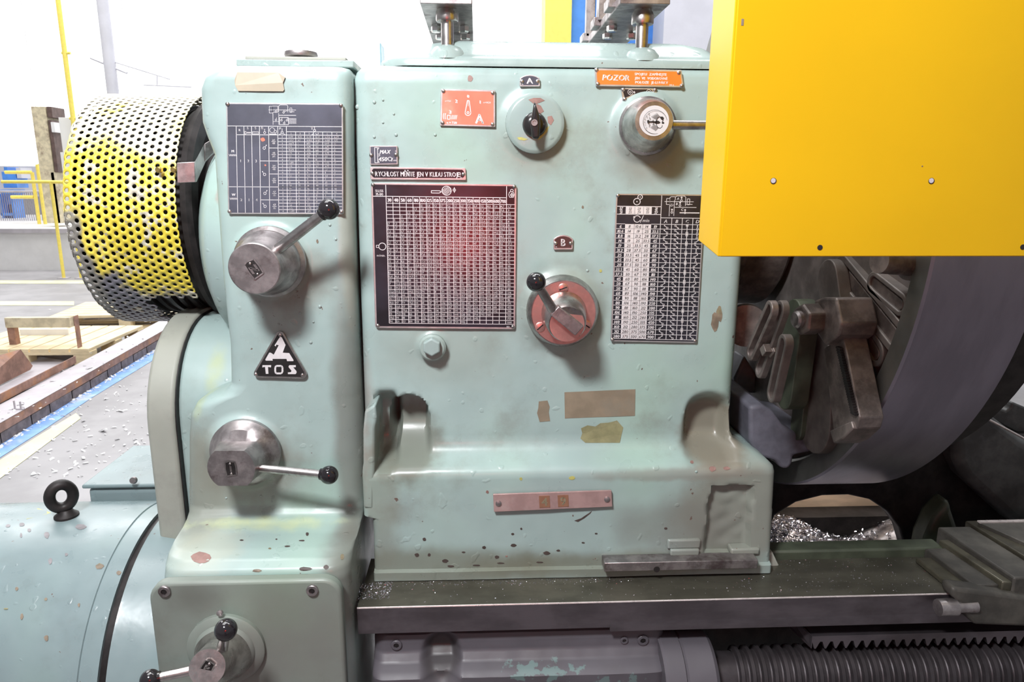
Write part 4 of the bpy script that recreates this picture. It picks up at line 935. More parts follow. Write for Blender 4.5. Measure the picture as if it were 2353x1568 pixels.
mesh_obj('lid_screw', MB().lathe([(.007, 0), (.006, .006)], P(308, 1104, Y=.21), (0, -1, .3), 12), M['dullsteel'], mt)
for k in range(3):
    a = .62; x = P(285+14.5*k, 1560, Y=-.16).x
    pts = []
    for j in range(9):
        t = .36-.30*j/8; pts.append(Vector((x, MY-(MR-.006)*math.cos(t), MZ-(MR-.006)*math.sin(t))))
    mesh_obj('vent_slot', MB().path(pts, .0042, 10), M['dark'], mt, 50)
# eye bolt
eb = thing('lifting_eye', tuple(P(150, 1183, Y=.10)), 'dark cast lifting eye screwed into the top of the motor', 'eye bolt')
ec = P(141, 1141, Y=.10); ta = math.radians(35); ux = Vector((math.cos(ta), math.sin(ta)*.9, 0)).normalized(); uz = Vector((.02, 0, 1)).normalized(); nrm = ux.cross(uz)
rows = []
for k in range(36):
    t = 2*PI*k/36; cen = ec+ux*math.cos(t)*.0175+uz*math.sin(t)*.0215; dr_ = (ux*math.cos(t)+uz*math.sin(t)).normalized()
    rows.append([cen+dr_*.0092*math.cos(u)+nrm*.0105*math.sin(u) for u in [2*PI*j/14 for j in range(14)]])
rows.append(rows[0]); mesh_obj('ring', MB().grid(rows, True), M['dark'], eb, 60)
mesh_obj('shank', MB().lathe([(.020, -.004), (.0195, .004), (.013, .009), (.010, .014)], Vector((ec.x+.004, .10, .769)), (0, 0, 1), 28), M['dark'], eb, 40)
# warning triangle label on the motor
mbv = bvh_of(mbody)
d_ = decal(mt, mbv, 'warning_label', [(60,1194),(86,1169),(88,1169),(117,1179)], 'chipyel', label='small yellow warning triangle')
for k, (x, y, rx, ry) in enumerate([(18,1209,6,4),(50,1206,7,5),(67,1219,5,5),(107,1230,7,9),(186,1211,15,7),(48,1231,3,6),(115,1290,5,8),(152,1275,4,4),(38,1354,4,5),(105,1378,4,4),(50,1418,4,8),(13,1400,6,2),(181,1391,3,5),(106,1467,6,8),(229,1302,10,8),(273,1317,6,6)]):
    decal(mt, mbv, 'paint_chip', blob(x, y, rx, ry, seed=k), 'chipgrey' if y < 1300 else 'chipbrown', .0008)

# ------------------------------------------------------------------ bed
bed = thing('lathe_bed', (.6, .3, 0), 'long dark steel lathe bed with a ground flat way running under the headstock', 'lathe bed')
WZ = .7205; wf = P(1200, 1388, Z=WZ).y; wxl = P(820, 1400, Z=WZ).x
zf = P(1200, 1446, Y=wf).z
mesh_obj('front_way', MB().box(wxl, 1.9, wf, .02, zf, WZ), M['way'], bed, 30)
mesh_obj('front_face', MB().box(wxl, 1.9, wf-.002, wf-.0002, zf, WZ-.0015), M['wayside'], bed, 30)
mesh_obj('bright_edge', MB().tube((wxl, wf-.0008, WZ-.0002), (1.9, wf-.0008, WZ-.0002), .0014, seg=8), M['edge'], bed, 40)
mesh_obj('lower_bevel', MB().prism([(.20, wf-.002, zf+.0095), (.20, wf-.0035, zf), (.20, wf-.0035, zf-.006), (.20, wf+.06, zf-.010), (.20, wf+.06, zf+.01)], (1.7, 0, 0)), M['wayside'], bed, 30)
mesh_obj('underside_wall', MB().box(wxl+.05, 1.9, wf+.11, .02, .02, zf), M['dark'], bed, 30)
# rear: raised rim of the gap, back wall with the arched opening
gx0 = P(1752, 1310, Z=WZ).x
mesh_obj('gap_rim', MB().box(gx0, .80, -.012, .022, WZ-.05, .737), M['darkgreen'], bed, 30, bev=.004)
mesh_obj('gap_corner', MB().prism([P(1752,1318,Y=-.03), P(1750,1285,Y=-.03), P(1775,1268,Y=-.03), P(1790,1300,Y=-.03), P(1815,1318,Y=-.03)], (0, .05, 0)), M['greyrim'], bed, 30, bev=.003)
wy = .20
arch = [(1700,1500),(1700,1020),(2353,1000),(2480,1000),(2480,1500),(2084,1500),(2084,1300),(2082,1262),(2068,1215),(2040,1177),(2000,1150),(1950,1139),(1890,1141),(1830,1156),(1782,1186),(1760,1240),(1752,1300),(1752,1500)]
mesh_obj('arched_wall', MB().prism([P(x, y, Y=wy) for x, y in arch], (0, .035, 0)), M['dark'], bed, 30, bev=.006, segs=3)
mesh_obj('green_rib', MB().prism([P(x, y, Y=.12) for x, y in [(2120,1290),(2128,1240),(2150,1190),(2186,1150),(2190,1175),(2205,1220),(2225,1250),(2235,1290)]], (0, .05, 0)), M['darkgreen'], bed, 30, bev=.012, segs=3)
# blue-grey dusty casting behind the headstock shoulder
mesh_obj('gap_casting', MB().prism([P(x, y, Y=.02) for x, y in [(1722,934),(1752,930),(1775,944),(1798,975),(1835,1000),(1880,1006),(1906,1004),(1896,1022),(1862,1040),(1824,1048),(1822,1066),(1812,1080),(1795,1078),(1780,1060),(1740,1050),(1722,1010)]], (0, .20, 0)), M['bedcast'], bed, 30, bev=.022, segs=5)
mesh_obj('dust_ridge', MB().prism([P(x, y, Y=.30) for x, y in [(1688,870),(1712,818),(1722,835),(1738,860),(1752,865),(1756,905),(1688,905)]], (0, .06, 0)), M['bedcast'], bed, 30, bev=.006, segs=3)
sb = thing('steel_strip', (.4, -.08, .73), 'loose flat steel bar lying along the foot of the headstock', 'steel bar')
a, b_ = P(1389, 1300, Y=-.072), P(1742, 1290, Y=-.072); bz1, bz0 = P(1560, 1291, Y=-.072).z, P(1560, 1311, Y=-.072).z
mesh_obj('bar', MB().box(a.x, b_.x, -.072, -.0465, bz0, bz1), M['dullsteel'], sb, 30, bev=.001)
mesh_obj('bar_hole', MB().lathe([(.005, 0), (.005, .0005)], P(1509, 1309, Y=-.0722), YA, 20), M['dark'], sb, 0)
# swarf crumbs on the way
sw = MB(); rs = random.Random(3)
def crumb(mb, c, s_):
    a = rs.random()*6.3; u = Vector((math.cos(a), math.sin(a), rs.uniform(-.2,.5)))*s_; v = Vector((-math.sin(a), math.cos(a), rs.uniform(-.2,.5)))*s_*.4; n_ = Vector((0,0,s_*.3))
    mb.hexa([c-u-v, c+u-v, c+u+v, c-u+v, c-u*.6-v+n_, c+u-v*.5+n_, c+u*.7+v+n_, c-u+v*.7+n_])
for k in range(900):
    if rs.random() < .45: x, y = rs.uniform(.42, .80), rs.uniform(wf+.006, -.01)
    elif rs.random() < .6: x, y = rs.uniform(-.19, .25), rs.uniform(-.068, -.055)
    else: x, y = rs.uniform(-.19, .45), rs.uniform(wf+.006, -.06)
    crumb(sw, Vector((x, y, WZ+.0003)), rs.choice((.0005, .0006, .0008, .0011)))
for k in range(260): crumb(sw, Vector((rs.uniform(-.19,-.14), rs.uniform(-.10,-.055), WZ+.0003)), rs.uniform(.0006, .0016))
o = mesh_obj('swarf_crumbs', sw, M['chip'], None, 0); tag(o, 'fine metal crumbs scattered on the bed way', 'swarf', kind='stuff')

# rack
zr = P(2000, 1445, Y=wf+.006).z
rk = MB(); ya_, yb_2 = wf+.004, wf+.034; x = P(1866, 1480, Y=ya_).x; xs_ = x; pit = .0168
top, root, tip = P(1900, 1462, Y=ya_).z, P(1900, 1475, Y=ya_).z, P(1900, 1491, Y=ya_).z
poly = [(xs_-.0, top)]
n_ = 56
pts_ = [(xs_, top)]
for k in range(n_):
    b0 = xs_+k*pit; pts_ += [(b0+.001, tip+.002 if k else tip), (b0+.004, tip), (b0+.0075, root), (b0+.0135, root), (b0+pit-.0004, tip)]
pts_ += [(xs_+n_*pit, top)]
for k in range(n_):
    b0 = xs_+k*pit; rk.prism([(b0, ya_, top), (b0, ya_, root), (b0+.0046, ya_, tip), (b0+.0070, ya_, tip), (b0+.0128, ya_, root), (b0+pit, ya_, root), (b0+pit, ya_, top)], (0, yb_2-ya_, 0))
rack = thing('gear_rack', (xs_+.3, ya_, top), 'toothed steel rack bolted under the front of the bed', 'gear rack')
mesh_obj('rack_teeth', rk, M['wayside'], rack, 20)
mesh_obj('rack_back', MB().box(xs_-.0, xs_+n_*pit, yb_2, yb_2+.02, root, top+.03), M['dark'], rack, 20)
mesh_obj('rack_end', MB().prism([(xs_-.001, ya_, tip+.001), (xs_-.001, ya_, top), (xs_-.03, yb_2+.02, top+.02), (xs_-.02, yb_2+.02, tip+.01)], (.001, 0, 0)), M['wayside'], rack, 20)
# leadscrew
ls = thing('leadscrew', (1.0, wf, .58), 'thick dark threaded leadscrew running along below the rack', 'leadscrew')
LY = wf+.015; LR = .047; zt_ = P(1900, 1511, Y=LY-.012).z; LZ = zt_-LR*.86
sx0 = P(1664, 1540, Y=LY-LR*.6).x
rows = []; pitch = .0178; seg = 40; turns = 62
for t in range(turns*seg+1):
    a = 2*PI*t/seg; x = sx0+.02+pitch*t/seg; d = []
    for (u, r_) in ((0, LR-.007), (.10, LR-.006), (.2, LR), (.52, LR), (.62, LR-.006)):
        d.append(Vector((x+u*pitch, LY-r_*math.cos(a), LZ+r_*math.sin(a))))
    rows.append(d)
m = MB().grid(rows); n5 = 5
for t in range(seg, turns*seg): m.f.append(((t-seg)*5+4, (t-seg+1)*5+4, (t+1)*5, t*5))
mesh_obj('thread', m, M['screw'], ls, 30)
mesh_obj('plain_end', MB().tube((sx0-.02, LY, LZ), (sx0+.025, LY, LZ), LR-.0075, seg=48), M['screw'], ls, 30)
a, b_, c_ = P(1530, 1500, Y=LY-.05).x, P(1580, 1500, Y=LY-.05).x, P(1655, 1500, Y=LY-.05).x
zc2 = P(1620, 1470, Y=LY-.01).z; CR = zc2-LZ
mesh_obj('shaft_collar', MB().lathe([(CR-.003, 0), (CR, .004), (CR, b_-a-.002), (CR-.004, b_-a)], (a, LY, LZ), (1, 0, 0), 56), M['purple'], ls, 30)
mesh_obj('bearing_ring', MB().lathe([(CR-.004, 0), (CR-.001, .003), (CR-.001, c_-b_-.006), (CR-.006, c_-b_)], (b_, LY, LZ), (1, 0, 0), 56), M['purple'], ls, 30)
# feed gearbox
fg = thing('feed_gearbox', (.1, -.05, .4), 'grey feed gearbox casting under the bed with worn teal paint remains', 'gearbox')
fy = wf+.012; ztp = P(1200, 1452, Y=fy).z
fx0, fx1 = P(858, 1500, Y=fy).x, P(1527, 1500, Y=fy).x; hol = P(1015, 1505, Y=fy)
def fdisp(x, z):
    d = .0016*mnoise.noise(Vector((x*9, 4, z*9)))+.0008*mnoise.noise(Vector((x*40, 4, z*40)))
    d += .018*ss(1.15, .5, math.hypot((x-hol.x)/.030, (z-hol.z)/.040)); return d
zr1, zr2 = P(1200, 1520, Y=fy-.01).z, P(1200, 1540, Y=fy-.02).z
mesh_obj('casting', loft([(.40,fy-.035,.12,fx0,fx1,.02), (zr2,fy-.035,.12,fx0,fx1,.02), (zr1-.003,fy-.028,.12,fx0,fx1,.02), (zr1+.004,fy-.012,.12,fx0,fx1,.02), (zr1+.016,fy-.002,.12,fx0,fx1,.02), (zr1+.03,fy,.12,fx0,fx1,.02), (ztp-.012,fy,.12,fx0,fx1,.02), (ztp-.003,fy+.003,.12,fx0+.006,fx1-.006,.018), (ztp,fy+.012,.11,fx0+.016,fx1-.016,.012)], .003, 150, fdisp), M['purple'], fg, 50)
mesh_obj('side_lug', MB().prism([P(x, y, Y=fy-.004) for x, y in [(1500,1500),(1524,1488),(1545,1520),(1560,1568),(1560,1620),(1480,1620),(1490,1560)]], (0, .05, 0)), M['purple'], fg, 30, bev=.008, segs=3)
for px, py, r_ in ((911, 1482, .0085), (1434, 1471, .0062), (1477, 1471, .0090)): socket_screw('socket_screw', P(px, py, Y=fy-.001), r_, fg, m='purple', depth=.002)

# ------------------------------------------------------------------ faceplate
FX0, FX1, FR, FZ = .556, .705, .545, 1.315
fp_ = thing('faceplate', (.6, YC, FZ), 'huge round cast faceplate with bare turned rim, partly hidden by the yellow guard', 'lathe faceplate')
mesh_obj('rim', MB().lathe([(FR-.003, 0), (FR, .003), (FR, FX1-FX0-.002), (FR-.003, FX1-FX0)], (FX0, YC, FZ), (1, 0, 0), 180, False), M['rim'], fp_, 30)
mesh_obj('rim_edge', MB().lathe([(FR-.003, 0), (FR-.040, .004), (FR-.045, .010), (FR-.047, .024)], (FX0, YC, FZ), (1, 0, 0), 180, False), M['rimedge'], fp_, 30)
mesh_obj('back_web', MB().lathe([(.10, .0), (.20, .004), (.30, .012), (FR-.046, .022), (FR-.046, .12), (.1, .12)], (FX0, YC, FZ), (1, 0, 0), 160), M['face'], fp_, 30)
mesh_obj('front_ring', MB().lathe([(FR-.05, 0), (FR-.05, .09), (FR-.06, .1)], (FX1, YC, FZ), (1, 0, 0), 120), M['dark'], fp_, 30)
def fpx(px, py, X): p = P(px, py, X=X); return p
def slotbar(name, a, b_, w, X, th, mat, hole=True, m_par=None):
    """elongated ring (slot frame) standing on the back of the faceplate, along a-b"""
    A, B = fpx(*a, X), fpx(*b_, X); d = (B-A); L_ = d.length; d.normalize(); n = Vector((1,0,0)).cross(d)
    def st(r, x): return [A+d*(-0)+(-d*math.sin(t)+n*math.cos(t))*r+Vector((x,0,0)) for t in [PI*k/10 for k in range(11)]]+[B+(d*math.sin(t)-n*math.cos(t))*r+Vector((x,0,0)) for t in [PI*k/10 for k in range(11)]]
    mb = MB()
    if hole:
        o0, i0, o1, i1 = st(w, 0), st(w*.55, 0), st(w, th), st(w*.55, th); mb.grid([o1, o0, i0, i1], True)
    else: mb.prism(st(w, 0), (th, 0, 0))
    return mesh_obj(name, mb, M[mat], m_par or fp_, 30, bev=.0015)
XF = FX0-.002
for a, b_, w_ in (((1932,622),(2052,772),.024), ((1945,706),(2010,812),.020), ((2005,650),(2066,700),.016)):
    slotbar('tee_slot', a, b_, w_, XF+.006, .02, 'face'); slotbar('slot_shadow', a, b_, w_*.5, XF+.010, .01, 'hardware', False)
slotbar('web_rib', (1848,800), (1828,985), .020, XF-.02, .03, 'darkgreen', False)
slotbar('web_rib', (1900,640), (1908,700), .03, XF-.01, .02, 'face', False)
slotbar('slot_frame', (1790,712), (1742,850), .014, XF-.11, .010, 'face')
slotbar('slot_frame', (1796,790), (1770,905), .014, XF-.115, .012, 'face')
slotbar('slot_frame', (1765,712), (1722,810), .014, XF-.125, .010, 'hardware')
slotbar('web_rib', (1822,730), (1800,900), .030, XF-.05, .03, 'darkgreen', False)
slotbar('web_panel', (1872,840), (1868,965), .055, XF-.012, .02, 'face', False)
# jaw
jaw = thing('chuck_jaw', tuple(fpx(1920, 860, XF)), 'dirty steel jaw bar with rack teeth bolted to the faceplate', 'chuck jaw')
def jp(pts, X, th): return MB().prism([fpx(x, y, X) for x, y in pts], (th, 0, 0))
mesh_obj('jaw_bar', jp([(1892,800),(1938,776),(1975,960),(1968,985),(1922,1000),(1915,990)], XF-.035, .035), M['hardware'], jaw, 30, bev=.002)
mesh_obj('jaw_foot', jp([(1906,990),(1955,968),(1960,985),(1935,1010),(1915,1020)], XF-.04, .04), M['hardware'], jaw, 30, bev=.002)
for k in range(26):
    t = k/25; cx_, cy_ = 1930+t*34, 800+t*150; A = fpx(cx_, cy_, XF-.037)
    jm = MB(); jm.hexa([A+Vector(v) for v in ((-.003,-.006,-.0018),(.003,-.006,-.0018),(.003,.006,-.0018),(-.003,.006,-.0018),(-.003,-.006,.0012),(.003,-.006,.0012),(.003,.006,.0012),(-.003,.006,.0012))])
    mesh_obj('rack_tooth', jm, M['dark'], jaw, 0)
cb = thing('clamp_block', tuple(fpx(1885, 740, XF)), 'greasy square clamp block with a protruding hexagon nut on the faceplate', 'clamp')
mesh_obj('block', jp([(1872,760),(1870,690),(1893,683),(1920,684),(1932,745),(1925,770),(1895,795)], XF-.05, .055), M['hardware'], cb, 30, bev=.004, segs=3)
nb = fpx(1880, 733, XF-.05)
mesh_obj('nut', MB().lathe([(.023, 0), (.024, .003), (.024, .026), (.021, .030)], nb, (-1, -.15, 0), 6), M['hardware'], cb, 20, bev=.002)
mesh_obj('stud', MB().lathe([(.013, .025), (.013, .036), (.010, .039)], nb, (-1, -.15, 0), 24), M['dullsteel'], cb, 30)
sq = fpx(1752, 805, XF-.12)
sn = thing('set_screw', tuple(sq), 'small square-headed screw among the slotted links behind the faceplate', 'screw')
mesh_obj('screw_head', MB().lathe([(.010, 0), (.010, .012), (.013, .013), (.013, .03)], sq, (1, .1, 0), 4), M['hardware'], sn, 20, bev=.001)
cy = thing('round_stud', tuple(fpx(2040, 612, XF)), 'stubby round stud below the edge of the yellow guard', 'stud')
mesh_obj('stud_body', MB().lathe([(.016, 0), (.016, .05), (.022, .05), (.022, .062), (.014, .062)], fpx(2020, 600, XF-.04), (1, .25, -.1), 28), M['hardware'], cy, 30)
# spindle nose
sp_ = thing('spindle_nose', (.47, YC, 1.30), 'round spindle nose with stepped collars between headstock and faceplate', 'spindle')
SR = 1.30-P(1790, 690, Y=YC).z
mesh_obj('collar', MB().lathe([(.15, 0), (.16, .012), (.165, .020), (.17, .024), (.192, .030), (.192, .048), (.186, .052), (.186, .125), (.176, .134), (.08, .138)], (.418, YC, 1.30), (1, 0, 0), 72), M['hardware'], sp_, 35)
mesh_obj('bearing_cap', MB().lathe([(.0001, -.012), (.02, -.008), (.032, .0), (.036, .012), (.036, .03)], P(1712, 742, Y=.10), (-.3, -1, 0), 32), M['hardware'], sp_, 60)

# ------------------------------------------------------------------ yellow guard
yg = thing('chuck_guard', (.6, -.33, 1.28), 'large flat bright yellow sheet-metal guard panel covering the upper right', 'machine guard')
gy0, gy1 = -.36, -.29
gx0, gx1 = .2485, 1.05
gz0, gz1 = P(2000, 590, Y=gy0).z, 1.80
mesh_obj('front_sheet', MB().box(gx0+.002, gx1, gy0, gy0+.003, gz0, gz1), M['yellow'], yg, 30, bev=.0012)
fl = MB().prism([(gx0, gy0+.001, gz0), (gx0, gy1, gz0+.011), (gx0, gy1, gz1), (gx0, gy0+.001, gz1)], (.003, 0, 0)); mesh_obj('side_flange', fl, M['yellow'], yg, 30, bev=.001)
mesh_obj('bottom_flange', MB().box(gx0+.01, gx1, gy0+.002, gy0+.016, gz0, gz0+.003), M['yellow'], yg, 30)
for px, py, r_ in ((1777,416,.0031), (2140,416,.0031), (1884,569,.0028), (2350,568,.0028)):
    c_ = P(px, py, Y=gy0)
    mesh_obj('rivet_hole', MB().lathe([(r_, 0), (r_, .0004)], c_, YA, 20), M['dark'], yg, 0)
    if py < 500: mesh_obj('hole_backing', MB().lathe([(r_*.8, 0), (r_*.8, .0003)], c_+Vector((-.0003, -.0004, .0003)), YA, 20), M['rustgrey'], yg, 0)
for px, py, rx, ry in ((1706,51,.0012,.003), (2119,382,.0006,.0006)):
    c_ = P(px, py, Y=gy0); mesh_obj('scratch', MB().box(c_.x-rx, c_.x+rx, gy0-.0003, gy0, c_.z-ry, c_.z+ry), M['chipbrown'], yg, 0)

# ------------------------------------------------------------------ carriage at the lower right
sd_ = thing('carriage', (.9, 0, WZ), 'dark oily saddle with parallel slide grooves sitting on the bed at the lower right', 'lathe carriage')
def sbar(name, xf, xb, wd, zt, z0, y0_, y1_, mat, bev=.002, wdb=None):
    wdb = wdb or wd
    mesh_obj(name, MB().hexa([(xf,y0_,z0),(xf+wd,y0_,z0),(xb+wdb,y1_,z0),(xb,y1_,z0),(xf,y0_,zt),(xf+wd,y0_,zt),(xb+wdb,y1_,zt),(xb,y1_,zt)]), M[mat], sd_, 30, bev=bev)
fY, bY = wf-.020, .07
Xf = lambda px, z, y: P(px, 1300, Y=y).x
def xat(px, py, z): return P(px, py, Z=z).x
xl1 = xat(2198, 1353, WZ+.008)
A1 = P(2196, 1356, Z=WZ+.008); A2 = P(2104, 1284, Z=WZ+.008)
sbar('wiper_plate', A1.x-.002, A2.x, .030, WZ+.010, WZ+.0005, A1.y, A2.y, 'sadway')
B1 = P(2262, 1360, Z=WZ+.024); B2 = P(2150, 1262, Z=WZ+.024)
sbar('raised_rail', A1.x+.026, A2.x+.024, .040, WZ+.018, WZ-.02, A1.y-.004, A2.y+.015, 'carr')
sbar('gib_strip', A1.x+.066, A2.x+.058, .016, WZ+.026, WZ-.02, A1.y-.010, A2.y+.03, 'sadway')
sbar('slide_block', A1.x+.082, A2.x+.074, .06, WZ+.034, WZ-.02, A1.y-.012, A2.y+.06, 'carr', .003)
sbar('slide_way', A1.x+.142, A2.x+.130, .30, WZ+.040, WZ-.02, A1.y-.012, A2.y+.07, 'sadway', .003)
pl = P(2265, 1214, Z=WZ+.045)
sbar('top_plate', pl.x+.03, pl.x, .5, WZ+.0465, WZ+.036, pl.y-.06, pl.y+.02, 'carr', .0015)
mesh_obj('bright_edge', MB().box(pl.x, pl.x+.5, pl.y+.014, pl.y+.022, WZ+.046, WZ+.0485), M['edge'], sd_, 30)
mesh_obj('apron_front', MB().prism([P(x, y, Y=wf-.026) for x, y in [(2190,1352),(2258,1360),(2353,1372),(2500,1380),(2500,1446),(2353,1442),(2240,1438),(2222,1418),(2210,1392),(2188,1372)]], (0, .03, 0)), M['carr'], sd_, 30, bev=.006, segs=3)
sc_ = P(2155, 1397, Y=wf-.022)
mesh_obj('stop_screw', MB().lathe([(.0125, 0), (.013, .002), (.013, .028), (.009, .029), (.010, .06)], sc_, (1, .0, .02), 28), M['dullsteel'], sd_, 30)
# tool rest casting behind the faceplate
tr = thing('tool_rest_casting', (1.0, .5, .8), 'grey-green curved casting with a stepped top behind the faceplate rim at far right', 'machine casting')
mesh_obj('body', MB().prism([P(x, y, Y=.16) for x, y in [(2150,960),(2235,918),(2353,1010),(2520,1090),(2520,1260),(2330,1204),(2262,1142),(2215,1098),(2198,1062),(2197,1030),(2186,1003)]], (0, .25, 0)), M['saddle'], tr, 30, bev=.018, segs=4)
mesh_obj('stepped_ledge', MB().prism([P(x, y, Y=.22) for x, y in [(2150,925),(2243,915),(2312,945),(2322,938),(2327,924),(2353,935),(2520,1010),(2520,1100),(2353,1005),(2232,940)]], (0, .2, 0)), M['saddle'], tr, 30, bev=.004)
a, b_ = P(2232, 943, Y=.155), P(2353, 1008, Y=.155)
mesh_obj('worn_edge', MB().tube(a, b_+(b_-a)*.6, .0022, seg=8), M['edge'], tr, 30)

# ------------------------------------------------------------------ seen through the arch
tt = thing('chip_tray', (.9, .4, .1), 'low tray behind the bed arch holding silvery swarf', 'tray')
zt0 = P(1900, 1240, Y=.55).z
tp_ = P(1920, 1285, Y=.32)
mesh_obj('tray_floor', MB().box(.30, 1.5, .26, .60, tp_.z-.03, tp_.z), M['rustgrey'], tt, 30)
bd = thing('plywood_panel', (.9, 1.0, .3), 'tan board standing behind the bed arch', 'board')
a, b_ = P(1760, 1140, Y=.47), P(2100, 1240, Y=.47)
mesh_obj('board', MB().box(a.x-.1, b_.x+.15, .47, .49, b_.z, a.z+.1), M['tan'], bd, 30)
bk = thing('dark_beam', (.9, .9, .3), 'dark beam lying at the foot of the tan board', 'beam')
a, b_ = P(1760, 1192, Y=.41), P(2100, 1240, Y=.41); mesh_obj('beam', MB().box(a.x-.1, b_.x+.15, .41, .465, tp_.z+.0005, a.z), M['dark'], bk, 30)
cm = MB(); rs = random.Random(11)
for k in range(5000):
    u = rs.random(); px = 1765+330*rs.random()**1.2
    y = rs.uniform(.265, .41); base = P(px, 1240, Y=y).x
    hgt = tp_.z + .010 + .045*ss(.262, .37, y)*(.7+.6*math.sin(base*19+1)) + .03*ss(.60, .50, base)
    if rs.random() < .38 and base > .80: continue
    if px > 1990 and rs.random() < .55 and y < .5: continue
    c0 = Vector((base, y, hgt*1.0-rs.random()*.012)); a = rs.random()*6.28; tl = rs.uniform(-.6, .9); s_ = rs.uniform(.0020, .0055)
    u_ = Vector((math.cos(a), math.sin(a), tl)).normalized()*s_; v_ = Vector((-math.sin(a), math.cos(a), rs.uniform(-1,1))).normalized()*s_*.22; w_ = u_.cross(v_).normalized()*s_*.35
    cm.add([c0-u_-v_, c0-v_+w_, c0+u_-v_, c0+u_+v_, c0+v_+w_, c0-u_+v_], [(0,1,4,5),(1,2,3,4)])
hp = []
for i in range(40):
    row = []
    for j in range(30):
        x = .34+.9*i/39; y = .265+.145*j/29; row.append(Vector((x, y, tp_.z+.002+.045*ss(.262,.37,y)*(.7+.6*math.sin(x*19+1))+.03*ss(.60,.50,x)+.006*mnoise.noise(Vector((x*60,y*60,1))))))
    hp.append(row)
o = mesh_obj('swarf_heap', cm, M['chip'], None, 0, fixn=False); tag(o, 'heap of curled silvery steel swarf behind the bed arch', 'swarf', kind='stuff')
o = mesh_obj('swarf_bed', MB().grid(hp), M['dullsteel'], tt, 40); tag(o, kind='stuff')
area('added_swarf_fill', (.82, .31, .86), (.78, .42, .55), .30, .06, 1.6, (1, .93, .85))  # added fill for the swarf and board; no real lamp stands here
# ------------------------------------------------------------------ background, left
def fl_strip(name, pts, m, label, z=.002):
    o = mesh_obj(name, MB().prism([P(x, y, Z=z) for x, y in pts], (0, 0, .001)), M[m], None, 0); tag(o, label, 'floor marking'); return o
fl_strip('floor_stripe', [(-60,1092),(0,1052),(110,982),(210,915),(378,812),(378,788),(210,893),(110,955),(0,1020),(-60,1058)], 'fblue', 'worn blue painted stripe on the floor along the wooden blocks')
fl_strip('floor_stripe', [(-60,1140),(0,1100),(110,1018),(185,962),(175,950),(100,995),(0,1058),(-60,1098)], 'fyel', 'worn yellow painted stripe on the floor beside the blue one')
fl_strip('floor_stripe', [(2270,838),(2353,880),(2353,800),(2300,770),(2290,800)], 'white', 'pale painted floor patch right of the faceplate')
o = fl_strip('floor_stripe', [(2270,742),(2322,780),(2353,812),(2500,880),(2500,700),(2330,700)], 'fblue', 'bright blue painted floor area at the right edge', .004)
o = fl_strip('floor_stripe', [(-100,652),(230,652),(230,645),(-100,645)], 'fyel', 'thin pale yellow floor line in front of the far railing')
o = fl_strip('floor_stripe', [(-100,702),(170,702),(170,693),(-100,693)], 'fyel', 'thin yellow floor line behind the wooden pallets')
# steel beam on wooden blocks
def Pz(x, y, z): return P(x, y, Z=z)
bmz = .115
bt = thing('steel_beam', tuple(Pz(150, 880, bmz)), 'long flat dull grey steel plate with a rusty edge resting on dark wooden blocks', 'steel plate')
qd = [(-80,1015),(385,752),(385,728),(300,785),(195,835),(-80,975)]
qd = [(-80,1018),(385,754),(385,728),(-80,972)]
mesh_obj('plate', MB().prism([Pz(x, y, bmz) for x, y in qd], (0, 0, -.004)), M['rustgrey'], bt, 0)
e0, e1 = Pz(-80, 1018, bmz), Pz(385, 754, bmz); nrm_ = (Pz(385,728,bmz)-e1); nrm_.z = 0; nrm_.normalize()
mesh_obj('edge', MB().hexa([e0-Vector((0,0,.05)), e1-Vector((0,0,.05)), e1+nrm_*.03-Vector((0,0,.05)), e0+nrm_*.03-Vector((0,0,.05)), e0-Vector((0,0,.0001)), e1-Vector((0,0,.0001)), e1+nrm_*.03-Vector((0,0,.005)), e0+nrm_*.03-Vector((0,0,.005))]), M['rust'], bt, 0)
fl2 = [Pz(-80, 970, bmz), Pz(175, 835, bmz)]; 
mesh_obj('rusty_flange', MB().hexa([fl2[0], fl2[1], fl2[1]+nrm_*.02, fl2[0]+nrm_*.02, fl2[0]+Vector((0,0,.05)), fl2[1]+Vector((0,0,.05)), fl2[1]+nrm_*.02+Vector((0,0,.05)), fl2[0]+nrm_*.02+Vector((0,0,.05))]), M['rust'], bt, 0)
dv = (e1-e0); Lb = dv.length; dv.normalize(); rs = random.Random(5); t = 0; k = 0
ordn = ['zeroth','first','second','third','fourth','fifth','sixth','seventh','eighth','ninth','tenth','eleventh','twelfth','thirteenth','fourteenth','fifteenth','sixteenth','seventeenth','eighteenth','nineteenth','twentieth']
while t < Lb-.1:
    ln = rs.uniform(.20, .30); w_ = Vector((0, 0, .062+rs.uniform(-.004, .003))); s0 = e0+dv*(t+.006)+nrm_*rs.uniform(.0, .012); s0.z = .0; s1 = s0+dv*(ln-.012); d_ = nrm_*.12
    o = mesh_obj('wood_block', MB().hexa([s0, s1, s1+d_, s0+d_, s0+w_, s1+w_, s1+d_+w_, s0+d_+w_]), M['brick'], None, 0, bev=.005)
    k += 1; tag(o, ('leftmost' if k == 1 else ordn[k]+' from the left') + ' dark wooden block in the row under the steel plate', 'block', 'wooden blocks under the steel plate'); t += ln
# small U bolt
ub = P(42, 940, Z=bmz+.003)
uo = mesh_obj('steel_clip', MB().box(ub.x-.03, ub.x+.03, ub.y-.008, ub.y+.008, bmz, bmz+.006).box(ub.x-.02, ub.x-.014, ub.y-.004, ub.y+.004, bmz+.006, bmz+.05).box(ub.x+.012, ub.x+.018, ub.y-.004, ub.y+.004, bmz+.006, bmz+.045), M['rustgrey'], None, 0)
tag(uo, 'tiny dark steel clip lying on the steel plate near the left edge', 'clip')
